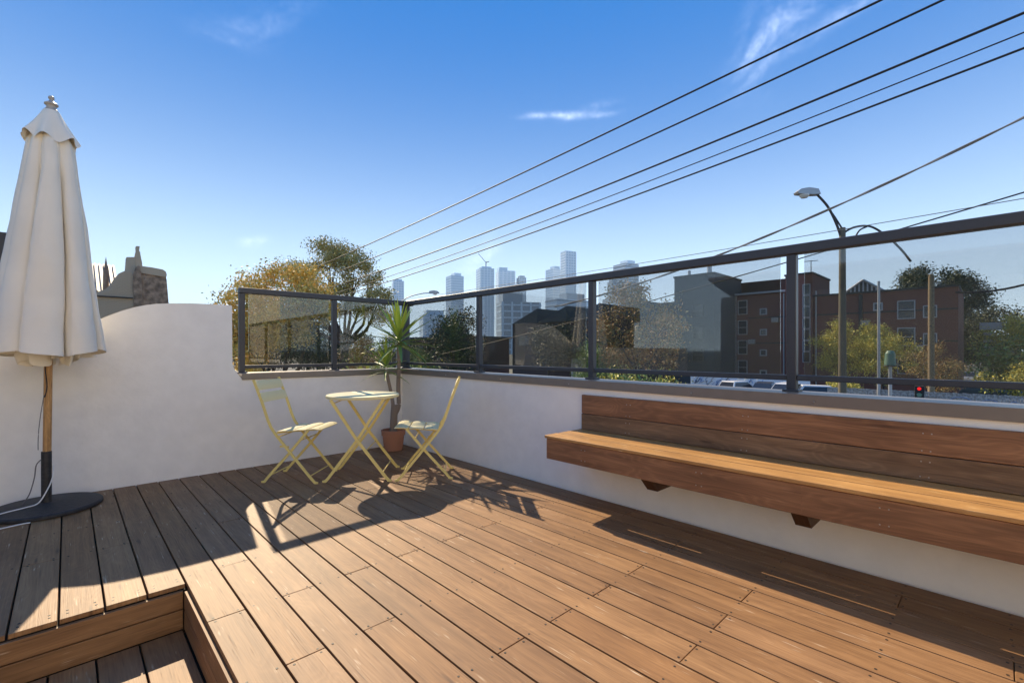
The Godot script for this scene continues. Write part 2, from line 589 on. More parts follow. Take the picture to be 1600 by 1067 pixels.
func make_deck() -> void:
	var deck := Node3D.new()
	deck.name = "deck"
	add_child(deck)
	deck.set_meta("kind", "structure")
	var joists := [-4.41, -3.93, -3.44, -2.73, -2.215, -1.722, -1.253, -0.773, -0.29, 0.046, 0.53, 1.0, 1.5]
	var joints := {1: [-2.215], 2: [-2.73, -1.722], 3: [-3.44, -2.215], 4: [-1.722], 5: [-2.215], 6: [-3.44, -1.253], 7: [-2.215, -0.29], 8: [-1.253], 9: [-2.215, -0.773], 10: [-3.44, -1.253], 11: [-2.215, -0.773], 12: [-1.253], 13: [-3.44, -0.773], 14: [-2.215, 0.046], 15: [-1.253], 16: [-3.44, -0.29], 17: [-1.722], 18: [-2.73], -3: [-3.44], -1: [-3.44], -5: [-3.93]}
	var screws := Shape.new()
	for k in range(-20, 19):
		var x0 := ROW0 + PITCH * k + 0.0034
		var x1 := minf(ROW0 + PITCH * (k + 1) - 0.0034, WALL_X - 0.004)
		if x1 - x0 < 0.02:
			continue
		var z_end := -2.655 if k <= 0 else 1.9
		var cuts := [WALL_Z + 0.004]
		for j in joints.get(k, []):
			cuts.append(j)
		cuts.append(z_end)
		var tone := rng.randi_range(0, 5)
		for i in cuts.size() - 1:
			var a: float = cuts[i] + (0.0012 if i > 0 else 0.0)
			var b: float = cuts[i + 1] - (0.0012 if i < cuts.size() - 2 else 0.0)
			board(deck, "deck_board", x0, x1, a, b, 0.0, 0.021, M["deck_%d" % (tone if rng.randf() < 0.6 else rng.randi_range(0, 5))])
		for z in joists:
			if z > z_end - 0.02 and k <= 0:
				continue
			var at_joint: bool = joints.get(k, []).has(z)
			for sx in [0.024, -0.024]:
				var x: float = x0 + 0.024 if sx > 0 else x1 - 0.024
				for dz in ([-0.014, 0.014] if at_joint else [0.0]):
					screws.lathe(Vector3(x + rng.randf_range(-0.004, 0.004), -0.0045, z + dz + rng.randf_range(-0.004, 0.004)), [Vector2(0.0045, 0.0), Vector2(0.0045, 0.0049), Vector2(0.0, 0.0049)], 8)
		if k <= 0:
			for sx in [x0 + 0.024, x1 - 0.024]:
				screws.lathe(Vector3(sx, -0.0045, -2.70 + rng.randf_range(-0.004, 0.004)), [Vector2(0.0045, 0.0), Vector2(0.0045, 0.0049), Vector2(0.0, 0.0049)], 8)
	tag(part("screw_head", screws, M.screw_dark, deck), "", "", "", "stuff")
	# solid dark boxes added under the boards: they block light and shade the gaps
	part("gap_shade_bed", bx(Vector3(1.644, -0.13, -1.5), Vector3(2.46, 0.2, 6.75)), M.gap_shade, deck)
	part("gap_shade_bed", bx(Vector3(-1.095, -0.13, -3.768), Vector3(3.0, 0.2, 2.215)), M.gap_shade, deck)
	# sunken landing at the head of the stair
	var lower := Node3D.new()
	lower.name = "stair_landing"
	add_child(lower)
	lower.set_meta("kind", "structure")
	for k in range(-20, 1):
		var x0 := ROW0 + PITCH * k + 0.0034
		var x1 := ROW0 + PITCH * (k + 1) - 0.0034 + (0.016 if k == 0 else 0.0)
		board(lower, "tread_board", x0 - 0.03, x1 - 0.03, -2.636, -0.6, -0.205, 0.021, M["deck_%d" % rng.randi_range(0, 5)])
	part("gap_shade_bed", bx(Vector3(-1.08, -0.342, -1.5), Vector3(3.1, 0.22, 2.6)), M.gap_shade, lower)  # dark box added below the treads to stop light leaking up
	for r in [[-0.026, 0.082], [-0.113, 0.09]]:
		var s := Shape.new()
		s.grain = 0
		s.uv_off = Vector2(rng.randf() * 4.0, rng.randf())
		s.box(Vector3.ZERO, Vector3(3.0, r[1], 0.019), 0.002)
		part("riser_board", s, M.deck_3, lower, Vector3(-1.108, r[0] - r[1] / 2, -2.6655 + 0.019))
		var q := Shape.new()
		q.grain = 2
		q.uv_off = Vector2(rng.randf() * 4.0, rng.randf())
		q.box(Vector3.ZERO, Vector3(0.019, r[1], 4.53), 0.002)
		part("side_board", q, M.deck_5, lower, Vector3(0.4045, r[0] - r[1] / 2, -0.365))


func make_walls() -> void:
	var cap_h := 0.06
	# back wall: tall curved end, then the low length under the balustrade
	var back := thing("parapet_wall", "white rendered back wall with curved top falling to a low length", "wall", Vector3(0, -0.3, WALL_Z))
	var poly := PackedVector2Array([Vector2(-4.2, 0.0), Vector2(1.2, 0.0), Vector2(1.2, 1.132), Vector2(1.175, 1.145)])
	for p in [[1.15, 1.178], [1.128, 1.212], [1.112, 1.245], [1.103, 1.28], [1.101, 1.36], [1.099, 1.818], [0.95, 1.820], [0.79, 1.817]]:
		poly.append(Vector2(p[0], p[1]))
	for p in [[0.66, 1.808], [0.538, 1.795], [0.47, 1.780], [0.397, 1.757], [0.316, 1.722], [0.238, 1.681], [0.16, 1.634], [0.06, 1.575], [-0.05, 1.525], [-0.18, 1.487], [-0.34, 1.465], [-0.55, 1.458], [-4.2, 1.458]]:
		poly.append(Vector2(p[0], p[1]))
	var s := Shape.new()
	s.prism(poly, 0.0, 0.22, Vector3.ZERO, Vector3.RIGHT, Vector3.UP, Vector3.FORWARD)
	part("tall_end", s, M.render_white, back)
	part("low_length", bx(Vector3((1.2 + WALL_X - 0.001) / 2 + 0.12, 0.57, -0.12), Vector3(WALL_X + 0.239 - 1.2, 1.14, 0.24)), M.render_white, back)
	part("capping", bx(Vector3((1.178 + WALL_X - 0.014) / 2, 1.129 + cap_h / 2, -0.118), Vector3(WALL_X - 0.014 - 1.178, cap_h, 0.264), 0.004), M.cap_metal, back)
	# right-hand wall, its top falling a little towards the house
	var right := thing("parapet_wall", "long low white rendered wall carrying the bench and glass balustrade", "wall", Vector3(WALL_X, -0.3, WALL_Z))
	var z1 := 6.9
	s = Shape.new()
	s.hexa([Vector3(0, 0, 0), Vector3(0.24, 0, 0), Vector3(0.24, 0, z1), Vector3(0, 0, z1), Vector3(0, 1.135, 0), Vector3(0.24, 1.135, 0), Vector3(0.24, 1.098, z1), Vector3(0, 1.098, z1)])
	part("low_length", s, M.render_white, right)
	s = Shape.new()
	var x0 := -0.014
	var x2 := 0.25
	s.hexa([Vector3(x0, 1.129, -0.25), Vector3(x2, 1.129, -0.25), Vector3(x2, 1.09, z1), Vector3(x0, 1.09, z1), Vector3(x0, 1.129 + cap_h, -0.25), Vector3(x2, 1.129 + cap_h, -0.25), Vector3(x2, 1.09 + cap_h, z1), Vector3(x0, 1.09 + cap_h, z1)])
	part("capping", s, M.cap_metal, right)
	for z in [0.9, 1.75, 2.55, 3.55, 4.22]:
		var q := Shape.new()
		q.tube([Vector3(0, 0, 0), Vector3(-0.004, 0, 0)], [0.006, 0.004], 10)
		part("screw", q, M.screw_steel, right, Vector3(-0.014, 1.129 - z * 0.00522 + 0.022, z))


func balustrade(label: String, at: Vector3, turn: float, posts: Array, extra: float, fall: float) -> void:
	# local x runs along the rail; posts are distances along it
	var b := thing("glass_balustrade", label, "balustrade", at, turn)
	var a: float = posts[0]
	var z: float = posts[posts.size() - 1]
	part("top_rail", bx(Vector3((a + z) / 2 + extra / 2, 1.682, 0), Vector3(z - a + 0.05 + extra, 0.055, 0.065), 0.006), M.powder_coat, b)
	for i in posts.size():
		var foot: float = 0.887 - fall * (posts[i] - a)
		var p := part("post", bx(Vector3(0, (foot + 0.012 + 1.654) / 2, 0), Vector3(0.05, 1.654 - foot - 0.012, 0.05), 0.004), M.powder_coat, b, Vector3(posts[i], 0, 0))
		part("base_plate", bx(Vector3(0, foot + 0.005, 0), Vector3(0.085, 0.018, 0.085), 0.004), M.powder_coat, p)
	for i in posts.size() - 1:
		var p0: float = posts[i] + 0.0265
		var p1: float = posts[i + 1] - 0.0265
		part("bottom_rail", bx(Vector3((p0 + p1) / 2, 0.945, 0), Vector3(p1 - p0, 0.032, 0.04), 0.004), M.powder_coat, b)
		part("glass_pane", bx(Vector3((p0 + p1) / 2, 1.308, 0), Vector3(p1 - p0 - 0.07, 0.69, 0.008)), M.glass, b)


func make_bench() -> void:
	var b := thing("bench", "long built-in timber bench cantilevered off the right-hand wall", "bench", Vector3(WALL_X, 0, -2.226))
	var L := 3.6
	var mk := func(called: String, at: Vector3, size: Vector3, m: Material) -> void:
		var s := Shape.new()
		s.grain = 2
		s.uv_off = Vector2(rng.randf() * 4.0, rng.randf())
		s.box(Vector3.ZERO, size, 0.003)
		part(called, s, m, b, at)
	# back: two wide boards
	mk.call("back_board", Vector3(-0.0165, 0.6935, L / 2 + 0.028), Vector3(0.024, 0.141, L), M.bench_red)
	mk.call("back_board", Vector3(-0.0165, 0.5605, L / 2 + 0.026), Vector3(0.024, 0.119, L), M.bench_brown)
	# seat: three boards
	mk.call("seat_board", Vector3(-0.3505, 0.4885, L / 2), Vector3(0.131, 0.02, L + 0.01), M.bench_seat)
	mk.call("seat_board", Vector3(-0.208, 0.4885, L / 2 + 0.003), Vector3(0.132, 0.02, L), M.bench_seat)
	mk.call("seat_board", Vector3(-0.067, 0.4885, L / 2 + 0.006), Vector3(0.128, 0.02, L), M.bench_seat)
	mk.call("front_board", Vector3(-0.3985, 0.405, L / 2 + 0.008), Vector3(0.021, 0.143, L), M.bench_red)
	mk.call("end_board", Vector3(-0.1945, 0.405, 0.012), Vector3(0.384, 0.143, 0.021), M.bench_brown)
	for z in [0.75, 1.57, 2.4]:
		var s := Shape.new()
		s.grain = 1
		s.prism(PackedVector2Array([Vector2(-0.002, 0.476), Vector2(-0.36, 0.476), Vector2(-0.36, 0.34), Vector2(-0.25, 0.232), Vector2(-0.002, 0.232)]), -0.035, 0.035)
		part("bracket", s, M.bracket, b, Vector3(0, 0, z))
	var sc := Shape.new()
	for z in [0.42, 0.45, 1.2, 1.23, 1.99, 2.02, 2.75]:
		for y in [0.52, 0.59, 0.64, 0.72]:
			sc.box(Vector3(-0.0295, y, z + (y - 0.6) * 0.05), Vector3(0.003, 0.005, 0.005))
		for y in [0.37, 0.44]:
			sc.box(Vector3(-0.41, y, z - 0.1), Vector3(0.003, 0.005, 0.005))
	tag(part("screw_head", sc, M.screw_steel, b), "", "", "", "stuff")


# ---------------------------------------------------------------- furniture

func slat(w: float, d: float, thick: float, bow: float, corner: float) -> Shape:
	# a pressed metal slat, w wide, d deep, rounded corners, bowed across its depth
	var poly := PackedVector2Array()
	for q in [[1, 1, 0.0], [-1, 1, 90.0], [-1, -1, 180.0], [1, -1, 270.0]]:
		for i in 5:
			var a := deg_to_rad(q[2] + 22.5 * i)
			poly.append(Vector2(q[0] * (w / 2 - corner) + cos(a) * corner, q[1] * (d / 2 - corner) + sin(a) * corner))
	var s := Shape.new()
	var lift := func(p: Vector2, y: float) -> Vector3: return Vector3(p.x, y - bow * pow(p.y / (d / 2), 2.0), p.y)
	for i in poly.size():
		var p := poly[i]
		var q := poly[(i + 1) % poly.size()]
		var pm := Vector2(p.x, p.y * 0.5)
		var qm := Vector2(q.x, q.y * 0.5)
		for y in [thick / 2, -thick / 2]:
			var up: Vector3 = Vector3.UP * signf(y)
			s.quad(lift.call(p, y), lift.call(q, y), lift.call(qm, y), lift.call(pm, y), up)
			s.quad(lift.call(pm, y), lift.call(qm, y), lift.call(Vector2(q.x, 0), y), lift.call(Vector2(p.x, 0), y), up)
		var d2 := Vector2((q - p).y, -(q - p).x)
		s.quad(lift.call(p, thick / 2), lift.call(q, thick / 2), lift.call(q, -thick / 2), lift.call(p, -thick / 2), Vector3(d2.x, 0, d2.y))
	return s


func strip(path: Array, w: float, thick: float) -> Shape:
	# flat steel bar lying in the yz plane, w deep in that plane, thick along x
	var s := Shape.new()
	var a := []
	for i in path.size():
		var d: Vector3 = (path[mini(i + 1, path.size() - 1)] - path[maxi(i - 1, 0)]).normalized()
		a.append(Vector3(0, -d.z, d.y) * w / 2)
	for i in path.size() - 1:
		for sx in [-1, 1]:
			var o := Vector3(sx * thick / 2, 0, 0)
			s.quad(path[i] + a[i] + o, path[i + 1] + a[i + 1] + o, path[i + 1] - a[i + 1] + o, path[i] - a[i] + o, o)
		for sy in [-1, 1]:
			var o := Vector3(thick / 2, 0, 0)
			s.quad(path[i] + a[i] * sy + o, path[i + 1] + a[i + 1] * sy + o, path[i + 1] + a[i + 1] * sy - o, path[i] + a[i] * sy - o, a[i] * sy)
	for e in [0, path.size() - 1]:
		var o := Vector3(thick / 2, 0, 0)
		s.quad(path[e] + a[e] + o, path[e] + a[e] - o, path[e] - a[e] - o, path[e] - a[e] + o, path[e] - path[1 if e == 0 else e - 1])
	return s


func make_chair(label: String, at: Vector3, turn: float) -> void:
	# local +z is forward; z = 0 midway between the feet
	var c := thing("folding_chair", label, "chair", at, turn, "folding chairs at the bistro table")
	var z0 := -0.211
	var P := func(s: float, y: float) -> Vector3: return Vector3(0, y, s + z0)
	var back_path := [P.call(0.455, 0.004), P.call(0.43, 0.009), P.call(0.405, 0.035), P.call(0.218, 0.262), P.call(0.10, 0.408), P.call(0.062, 0.465), P.call(0.034, 0.53), P.call(0.008, 0.61), P.call(-0.014, 0.675), P.call(-0.085, 0.86)]
	var front_path := [P.call(-0.03, 0.004), P.call(-0.005, 0.009), P.call(0.015, 0.035), P.call(0.218, 0.262), P.call(0.362, 0.436)]
	for sx in [-1, 1]:
		part("back_leg", strip(back_path, 0.021, 0.009), M.yellow_paint, c, Vector3(sx * 0.2, 0, 0))
		part("front_leg", strip(front_path, 0.021, 0.009), M.yellow_paint, c, Vector3(sx * 0.178, 0, 0))
		var pivot := tb([Vector3(sx * 0.168, 0.262, 0.218 + z0), Vector3(sx * 0.209, 0.262, 0.218 + z0)], 0.006, 8)
		part("pivot_bolt", pivot, M.yellow_paint, c)
		part("seat_rail", strip([P.call(0.085, 0.413), P.call(0.22, 0.428), P.call(0.455, 0.444)], 0.016, 0.006), M.yellow_paint, c, Vector3(sx * 0.15, 0, 0))
	part("stretcher", tb([Vector3(-0.2, 0.06, 0.385 + z0), Vector3(0.2, 0.06, 0.385 + z0)], 0.005), M.yellow_paint, c)
	part("stretcher", tb([Vector3(-0.178, 0.06, 0.038 + z0), Vector3(0.178, 0.06, 0.038 + z0)], 0.005), M.yellow_paint, c)
	part("stretcher", tb([Vector3(-0.2, 0.385, 0.115 + z0), Vector3(0.2, 0.385, 0.115 + z0)], 0.005), M.yellow_paint, c)
	part("stretcher", tb([Vector3(-0.178, 0.35, 0.29 + z0), Vector3(0.178, 0.35, 0.29 + z0)], 0.005), M.yellow_paint, c)
	part("stay", strip([P.call(0.13, 0.305), P.call(0.165, 0.305), P.call(0.205, 0.3)], 0.014, 0.006), M.yellow_paint, c, Vector3(-0.186, 0, 0))
	for i in 3:
		var o := part("seat_slat", slat(0.40, 0.116, 0.006, 0.006 if i < 2 else 0.011, 0.032), M.cream_paint, c, P.call(0.155 + i * 0.127, 0.434 + i * 0.0085))
		o.rotation.x = -0.07 if i < 2 else -0.02
	for y in [[0.712, -0.030], [0.812, -0.068]]:
		var o := part("back_slat", slat(0.40, 0.082, 0.006, 0.004, 0.026), M.cream_paint, c, P.call(y[1] + 0.012, y[0]))
		o.rotation.x = PI / 2 - 0.37


func make_table() -> void:
	var t := thing("bistro_table", "round pale yellow folding table with crossed legs", "table", Vector3(1.895, 0, -3.885), deg_to_rad(51.9))
	var s := Shape.new()
	s.lathe(Vector3.ZERO, [Vector2(0, 0.702), Vector2(0.300, 0.702), Vector2(0.301, 0.692), Vector2(0.308, 0.692), Vector2(0.311, 0.697), Vector2(0.311, 0.712), Vector2(0.306, 0.7165), Vector2(0.29, 0.7175), Vector2(0, 0.7185)], 56)
	part("table_top", s, M.cream_paint, t)
	var a := [Vector3(0, 0.004, 0.285), Vector3(0, 0.009, 0.262), Vector3(0, 0.035, 0.238), Vector3(0, 0.36, -0.005), Vector3(0, 0.692, -0.215)]
	for sx in [-1, 1]:
		part("leg", strip(a, 0.024, 0.011), M.yellow_paint, t, Vector3(sx * 0.235, 0, 0))
		var b := []
		for p in a:
			b.append(Vector3(0, p.y, -p.z))
		part("leg", strip(b, 0.024, 0.011), M.yellow_paint, t, Vector3(sx * 0.212, 0, 0))
		part("pivot_bolt", tb([Vector3(sx * 0.2, 0.36, 0), Vector3(sx * 0.245, 0.36, 0)], 0.007), M.yellow_paint, t)
	for q in [[0.235, 0.075, 0.208], [0.212, 0.075, -0.208], [0.235, 0.26, 0.07], [0.235, 0.66, -0.195], [0.212, 0.66, 0.195]]:
		part("stretcher", tb([Vector3(-q[0], q[1], q[2]), Vector3(q[0], q[1], q[2])], 0.005), M.yellow_paint, t)


func make_umbrella() -> void:
	var u := thing("patio_umbrella", "closed cream canvas umbrella on a wooden pole in a round black base", "umbrella", Vector3(-0.105, 0, -4.575))
	var base := Shape.new()
	base.lathe(Vector3.ZERO, [Vector2(0, 0.0), Vector2(0.288, 0.0), Vector2(0.298, 0.006), Vector2(0.298, 0.022), Vector2(0.290, 0.030), Vector2(0.15, 0.043), Vector2(0.06, 0.05), Vector2(0, 0.05)], 64)
	part("base_disc", base, M.cast_iron, u)
	var tube := Shape.new()
	tube.lathe(Vector3.ZERO, [Vector2(0.027, 0.04), Vector2(0.0275, 0.4), Vector2(0.026, 0.402), Vector2(0.023, 0.402), Vector2(0.023, 0.36)], 24)
	part("base_tube", tube, M.cast_iron, u)
	var pole := Shape.new()
	pole.grain = 1
	pole.tube([Vector3(0, 0.1, 0), Vector3(0.012, 1.3, 0.0), Vector3(0.024, 2.72, 0.0)], 0.0225, 20)
	part("pole", pole, M.pole_wood, u)
	part("pole_collar", tb([Vector3(0.0115, 1.13, 0), Vector3(0.0118, 1.19, 0)], 0.0245, 20), M.brass, u)
	# folded canvas: a tall cone whose cloth hangs in deep overlapping pleats
	var rows := 44
	var cols := 180
	var fold := FastNoiseLite.new()
	fold.seed = 5
	fold.frequency = 0.6
	var pts := []
	var top := 2.70
	var low := 1.085
	for i in rows + 1:
		var k := float(i) / rows
		var y: float = lerpf(top, low, k)
		var R := 0.035 + 0.062 * smoothstep(0.0, 0.1, k) + 0.205 * pow(k, 0.95)
		var deep := 0.08 + 0.2 * smoothstep(0.03, 0.5, k)
		var row := []
		for j in cols:
			var a := TAU * j / cols
			var ph := 8.0 * a + 0.9 * sin(a * 2.0 + 1.0) + 0.5 * sin(k * 2.5 + a)
			var lobe := pow(absf(cos(ph / 2.0)), 0.75) * 2.0 - 1.0
			var tw := a + 0.19 * smoothstep(0.05, 0.5, k) * sin(ph + 0.7) + 0.05 * fold.get_noise_2d(cos(a) * 3.0, k * 3.0)
			var r: float = R * (1.0 - deep + deep * lobe + 0.10 * fold.get_noise_3d(cos(a) * 2.0, sin(a) * 2.0, k * 2.5))
			var yy: float = y
			if i > rows - 6:
				yy += (i - (rows - 6)) / 6.0 * (0.022 * sin(ph * 0.5 + 0.6) + 0.016 * sin(a * 3.0))
			row.append(Vector3(cos(tw) * r + 0.012 + 0.012 * (1.0 - k), yy, sin(tw) * r))
		pts.append(row)
	part("canopy", cloth(pts), M.canvas, u)
	for k in 8:
		var seam := []
		var j := int((k + 0.5) * cols / 8.0 + 3.0 * sin(k * 2.0)) % cols
		for i in range(3, rows + 1):
			var p: Vector3 = pts[i][j]
			seam.append(p + Vector3(p.x - 0.016, 0, p.z).normalized() * 0.0008)
		part("seam", tb(seam, 0.0022, 5), M.canvas, u)
	# the inner folds gathered under the hem
	var inner := []
	for i in 9:
		var k := i / 8.0
		var row := []
		for j in cols:
			var a := TAU * j / cols
			var ph := 11.0 * a + 1.3 * sin(a * 2.0)
			var r: float = lerpf(0.19, 0.135, k) * (0.86 + 0.24 * sin(ph) * (0.5 + 0.5 * k) + 0.12 * sin(3.0 * a + 1.0))
			row.append(Vector3(cos(a + 0.2 * sin(ph)) * r + 0.01, lerpf(1.2, 1.022, k) + 0.028 * sin(ph * 0.5 + a) * k, sin(a + 0.2 * sin(ph)) * r))
		inner.append(row)
	part("inner_fold", cloth(inner), M.canvas, u)
	# vent flap at the top
	var flap := []
	for i in 13:
		var k := i / 12.0
		var row := []
		for j in cols:
			var a := TAU * j / cols
			var ph := 8.0 * a + 1.2 * sin(a * 2.0 + 0.6)
			var r: float = (0.042 + 0.098 * pow(k, 1.0)) * (1.0 + 0.08 * k * sin(ph) + 0.05 * k * sin(3.0 * a))
			row.append(Vector3(cos(a) * r + 0.024, 2.775 - 0.215 * k + 0.022 * k * k * sin(ph + 0.8) + 0.008 * sin(a * 3.0) * k, sin(a) * r))
		flap.append(row)
	part("vent_flap", cloth(flap), M.canvas, u)
	var fin := Shape.new()
	fin.lathe(Vector3(0.024, 2.768, 0), [Vector2(0.034, 0), Vector2(0.034, 0.018), Vector2(0.026, 0.026), Vector2(0.027, 0.042), Vector2(0.037, 0.05), Vector2(0.037, 0.058), Vector2(0.024, 0.068), Vector2(0.012, 0.078), Vector2(0.011, 0.088), Vector2(0.017, 0.096), Vector2(0.015, 0.108), Vector2(0.007, 0.114), Vector2(0, 0.115)], 20)
	part("finial", fin, M.finial_paint, u)
	var rope := []
	for i in 26:
		var k := i / 25.0
		rope.append(Vector3(0.013 + 0.012 * k, lerpf(0.78, 1.14, k), 0.026 + 0.004 * sin(k * 20.0)) + Vector3(-0.022 + 0.012 * sin(k * 7.0) * (1 - k), 0, 0))
	part("pull_cord", tb(rope, 0.0035, 6), M.black_cord, u)
	var tail := []
	for i in 20:
		var k := i / 19.0
		tail.append(Vector3(-0.012 - 0.028 * sin(k * 1.7), lerpf(0.79, 0.42, k), 0.028))
	part("pull_cord", tb(tail, 0.0025, 6), M.grey_cord, u)

	var cord := thing("extension_lead", "thin white cord looped over the umbrella's black base", "cord", Vector3(-0.105, 0, -4.575))
	part("strand", tb(smooth([Vector3(0.032, 0.30, 0.006), Vector3(0.031, 0.22, 0.03), Vector3(0.0, 0.13, 0.045), Vector3(-0.04, 0.062, 0.06), Vector3(-0.10, 0.05, 0.075), Vector3(-0.20, 0.045, 0.11), Vector3(-0.27, 0.04, 0.16), Vector3(-0.29, 0.035, 0.23), Vector3(-0.33, 0.012, 0.29), Vector3(-0.42, 0.006, 0.33)]), 0.0042, 8), M.white_cord, cord)
	part("strand", tb(smooth([Vector3(-0.065, 0.006, 0.318), Vector3(-0.10, 0.006, 0.315), Vector3(-0.16, 0.006, 0.33), Vector3(-0.24, 0.006, 0.345), Vector3(-0.33, 0.006, 0.35)]), 0.0042, 8), M.white_cord, cord)
	part("strand", tb(smooth([Vector3(-0.028, 0.345, 0.0), Vector3(-0.05, 0.31, -0.01), Vector3(-0.06, 0.22, -0.02), Vector3(-0.085, 0.11, -0.03), Vector3(-0.12, 0.05, -0.03)]), 0.0035, 8), M.grey_cord, cord)


func smooth(p: Array) -> Array:
	var c := Curve3D.new()
	for i in p.size():
		var d: Vector3 = (p[mini(i + 1, p.size() - 1)] - p[maxi(i - 1, 0)]) / 6.0
		c.add_point(p[i], -d, d)
	c.bake_interval = 0.012
	return Array(c.get_baked_points())


# a closed band of cloth from rows of points that run round; both faces drawn
func cloth(rows: Array) -> Shape:
	var s := Shape.new()
	var nr := rows.size()
	var nc: int = rows[0].size()
	var norm := []
	for i in nr:
		var line := []
		for j in nc:
			var du: Vector3 = rows[i][(j + 1) % nc] - rows[i][(j + nc - 1) % nc]
			var dv: Vector3 = rows[mini(i + 1, nr - 1)][j] - rows[maxi(i - 1, 0)][j]
			line.append(du.cross(dv).normalized())
		norm.append(line)
	var mid: Vector3 = rows[nr / 2][0] - Vector3(rows[nr / 2][nc / 2]).lerp(rows[nr / 2][0], 0.5)
	var flip := 1.0 if norm[nr / 2][0].dot(mid) > 0 else -1.0
	for i in nr - 1:
		for j in nc:
			var k := (j + 1) % nc
			var a: Vector3 = norm[i][j] * flip
			var b: Vector3 = norm[i][k] * flip
			var c: Vector3 = norm[i + 1][k] * flip
			var d: Vector3 = norm[i + 1][j] * flip
			s.tri(rows[i][j], rows[i][k], rows[i + 1][k], a, b, c, Vector2(j, i), Vector2(k, i), Vector2(k, i + 1))
			s.tri(rows[i][j], rows[i + 1][k], rows[i + 1][j], a, c, d, Vector2(j, i), Vector2(k, i + 1), Vector2(j, i + 1))
	return s


func yucca_leaf(length: float, width: float, droop: float) -> Shape:
	var s := Shape.new()
	var n := 7
	var prev := []
	for i in n + 1:
		var k := float(i) / n
		var w: float = width * (0.55 + 0.45 * sin(minf(k * 2.6, PI / 2))) * pow(maxf(1.0 - k, 0.0), 0.55) * 0.5
		var mid := Vector3(0, -droop * length * k * k, length * k)
		var cur := [mid + Vector3(-w, w * 0.45, 0), mid, mid + Vector3(w, w * 0.45, 0)]
		if i > 0:
			for j in 2:
				s.quad(prev[j], prev[j + 1], cur[j + 1], cur[j], Vector3.UP)
		prev = cur
	return s


# a stem ringed by old leaf scars
func scarred(p: Array, r0: float, r1: float) -> Shape:
	var path := smooth(p)
	var radii := []
	for i in path.size():
		radii.append(lerpf(r0, r1, float(i) / path.size()) * (1.0 + 0.1 * (1.0 if i % 2 == 0 else -0.6)))
	return tb(path, radii, 14)


func make_yucca() -> void:
	var spot := Vector3(2.61, 0, -4.62)
	var y := thing("potted_yucca", "yucca with two leafy heads in a terracotta pot in the wall corner", "plant", spot)
	var pot := Shape.new()
	pot.lathe(Vector3.ZERO, [Vector2(0, 0.002), Vector2(0.095, 0.002), Vector2(0.1, 0.008), Vector2(0.117, 0.168), Vector2(0.128, 0.17), Vector2(0.132, 0.226), Vector2(0.127, 0.23), Vector2(0.117, 0.228), Vector2(0.113, 0.19)], 40)
	part("pot", pot, M.terracotta, y)
	var soil := Shape.new()
	soil.lathe(Vector3.ZERO, [Vector2(0.114, 0.195), Vector2(0.06, 0.204), Vector2(0, 0.208)], 24)
	part("soil", soil, M.soil, y)
	# camera-right is (0.72, 0, 0.69)
	var R := Vector3(0.72, 0, 0.69)
	part("trunk", scarred([Vector3(0, 0.19, 0), R * 0.004 + Vector3(0, 0.33, 0), R * 0.012 + Vector3(0, 0.5, 0)], 0.041, 0.035), M.yucca_bark, y)
	part("stem", scarred([R * 0.02 + Vector3(0, 0.40, 0), R * 0.05 + Vector3(0, 0.46, 0), R * 0.06 + Vector3(0, 0.53, 0), R * 0.054 + Vector3(0, 0.7, 0), R * 0.06 + Vector3(0, 0.95, 0), R * 0.06 + Vector3(0, 1.18, 0)], 0.024, 0.02), M.yucca_bark, y)
	part("stem", scarred([R * 0.0 + Vector3(0, 0.45, 0), R * -0.012 + Vector3(0, 0.56, 0.0), R * -0.04 + Vector3(0, 0.7, 0), R * -0.075 + Vector3(0, 0.86, 0)], 0.02, 0.016), M.yucca_bark, y)
	for hd in [[R * 0.06 + Vector3(0, 1.15, 0), 46, 0.46, 0.062, 21, "crown"], [R * -0.08 + Vector3(0, 0.86, 0), 30, 0.33, 0.046, 22, "crown"]]:
		var crown := Node3D.new()
		crown.name = hd[5]
		y.add_child(crown, true)
		crown.position = hd[0]
		rng.seed = hd[4]
		var variants := []
		for dr in [0.02, 0.06, 0.13, 0.26]:
			variants.append(yucca_leaf(hd[2], hd[3], dr).mesh())
		for i in hd[1]:
			var k: float = float(i) / hd[1]
			var pitch := lerpf(86.0, -22.0, pow(k, 1.05)) + rng.randf_range(-9, 9)
			var o := MeshInstance3D.new()
			o.name = "leaf"
			o.mesh = variants[clampi(int(k * 3.2 + rng.randf() * 1.2), 0, 3)]
			o.material_override = M.yucca_leaf_sunlit if k < 0.42 else M.yucca_leaf
			crown.add_child(o, true)
			var yaw: float = i * 2.39996 + rng.randf_range(-0.25, 0.25)
			o.basis = Basis(Vector3.UP, yaw) * Basis(Vector3.RIGHT, -deg_to_rad(pitch))
			o.scale = Vector3.ONE * rng.randf_range(0.82, 1.06) * (1.0 - 0.2 * absf(k - 0.45))
			o.position = Vector3(0, 0.11 * (1.0 - k), 0) + o.basis.z.normalized() * 0.012


# ---------------------------------------------------------------- trees

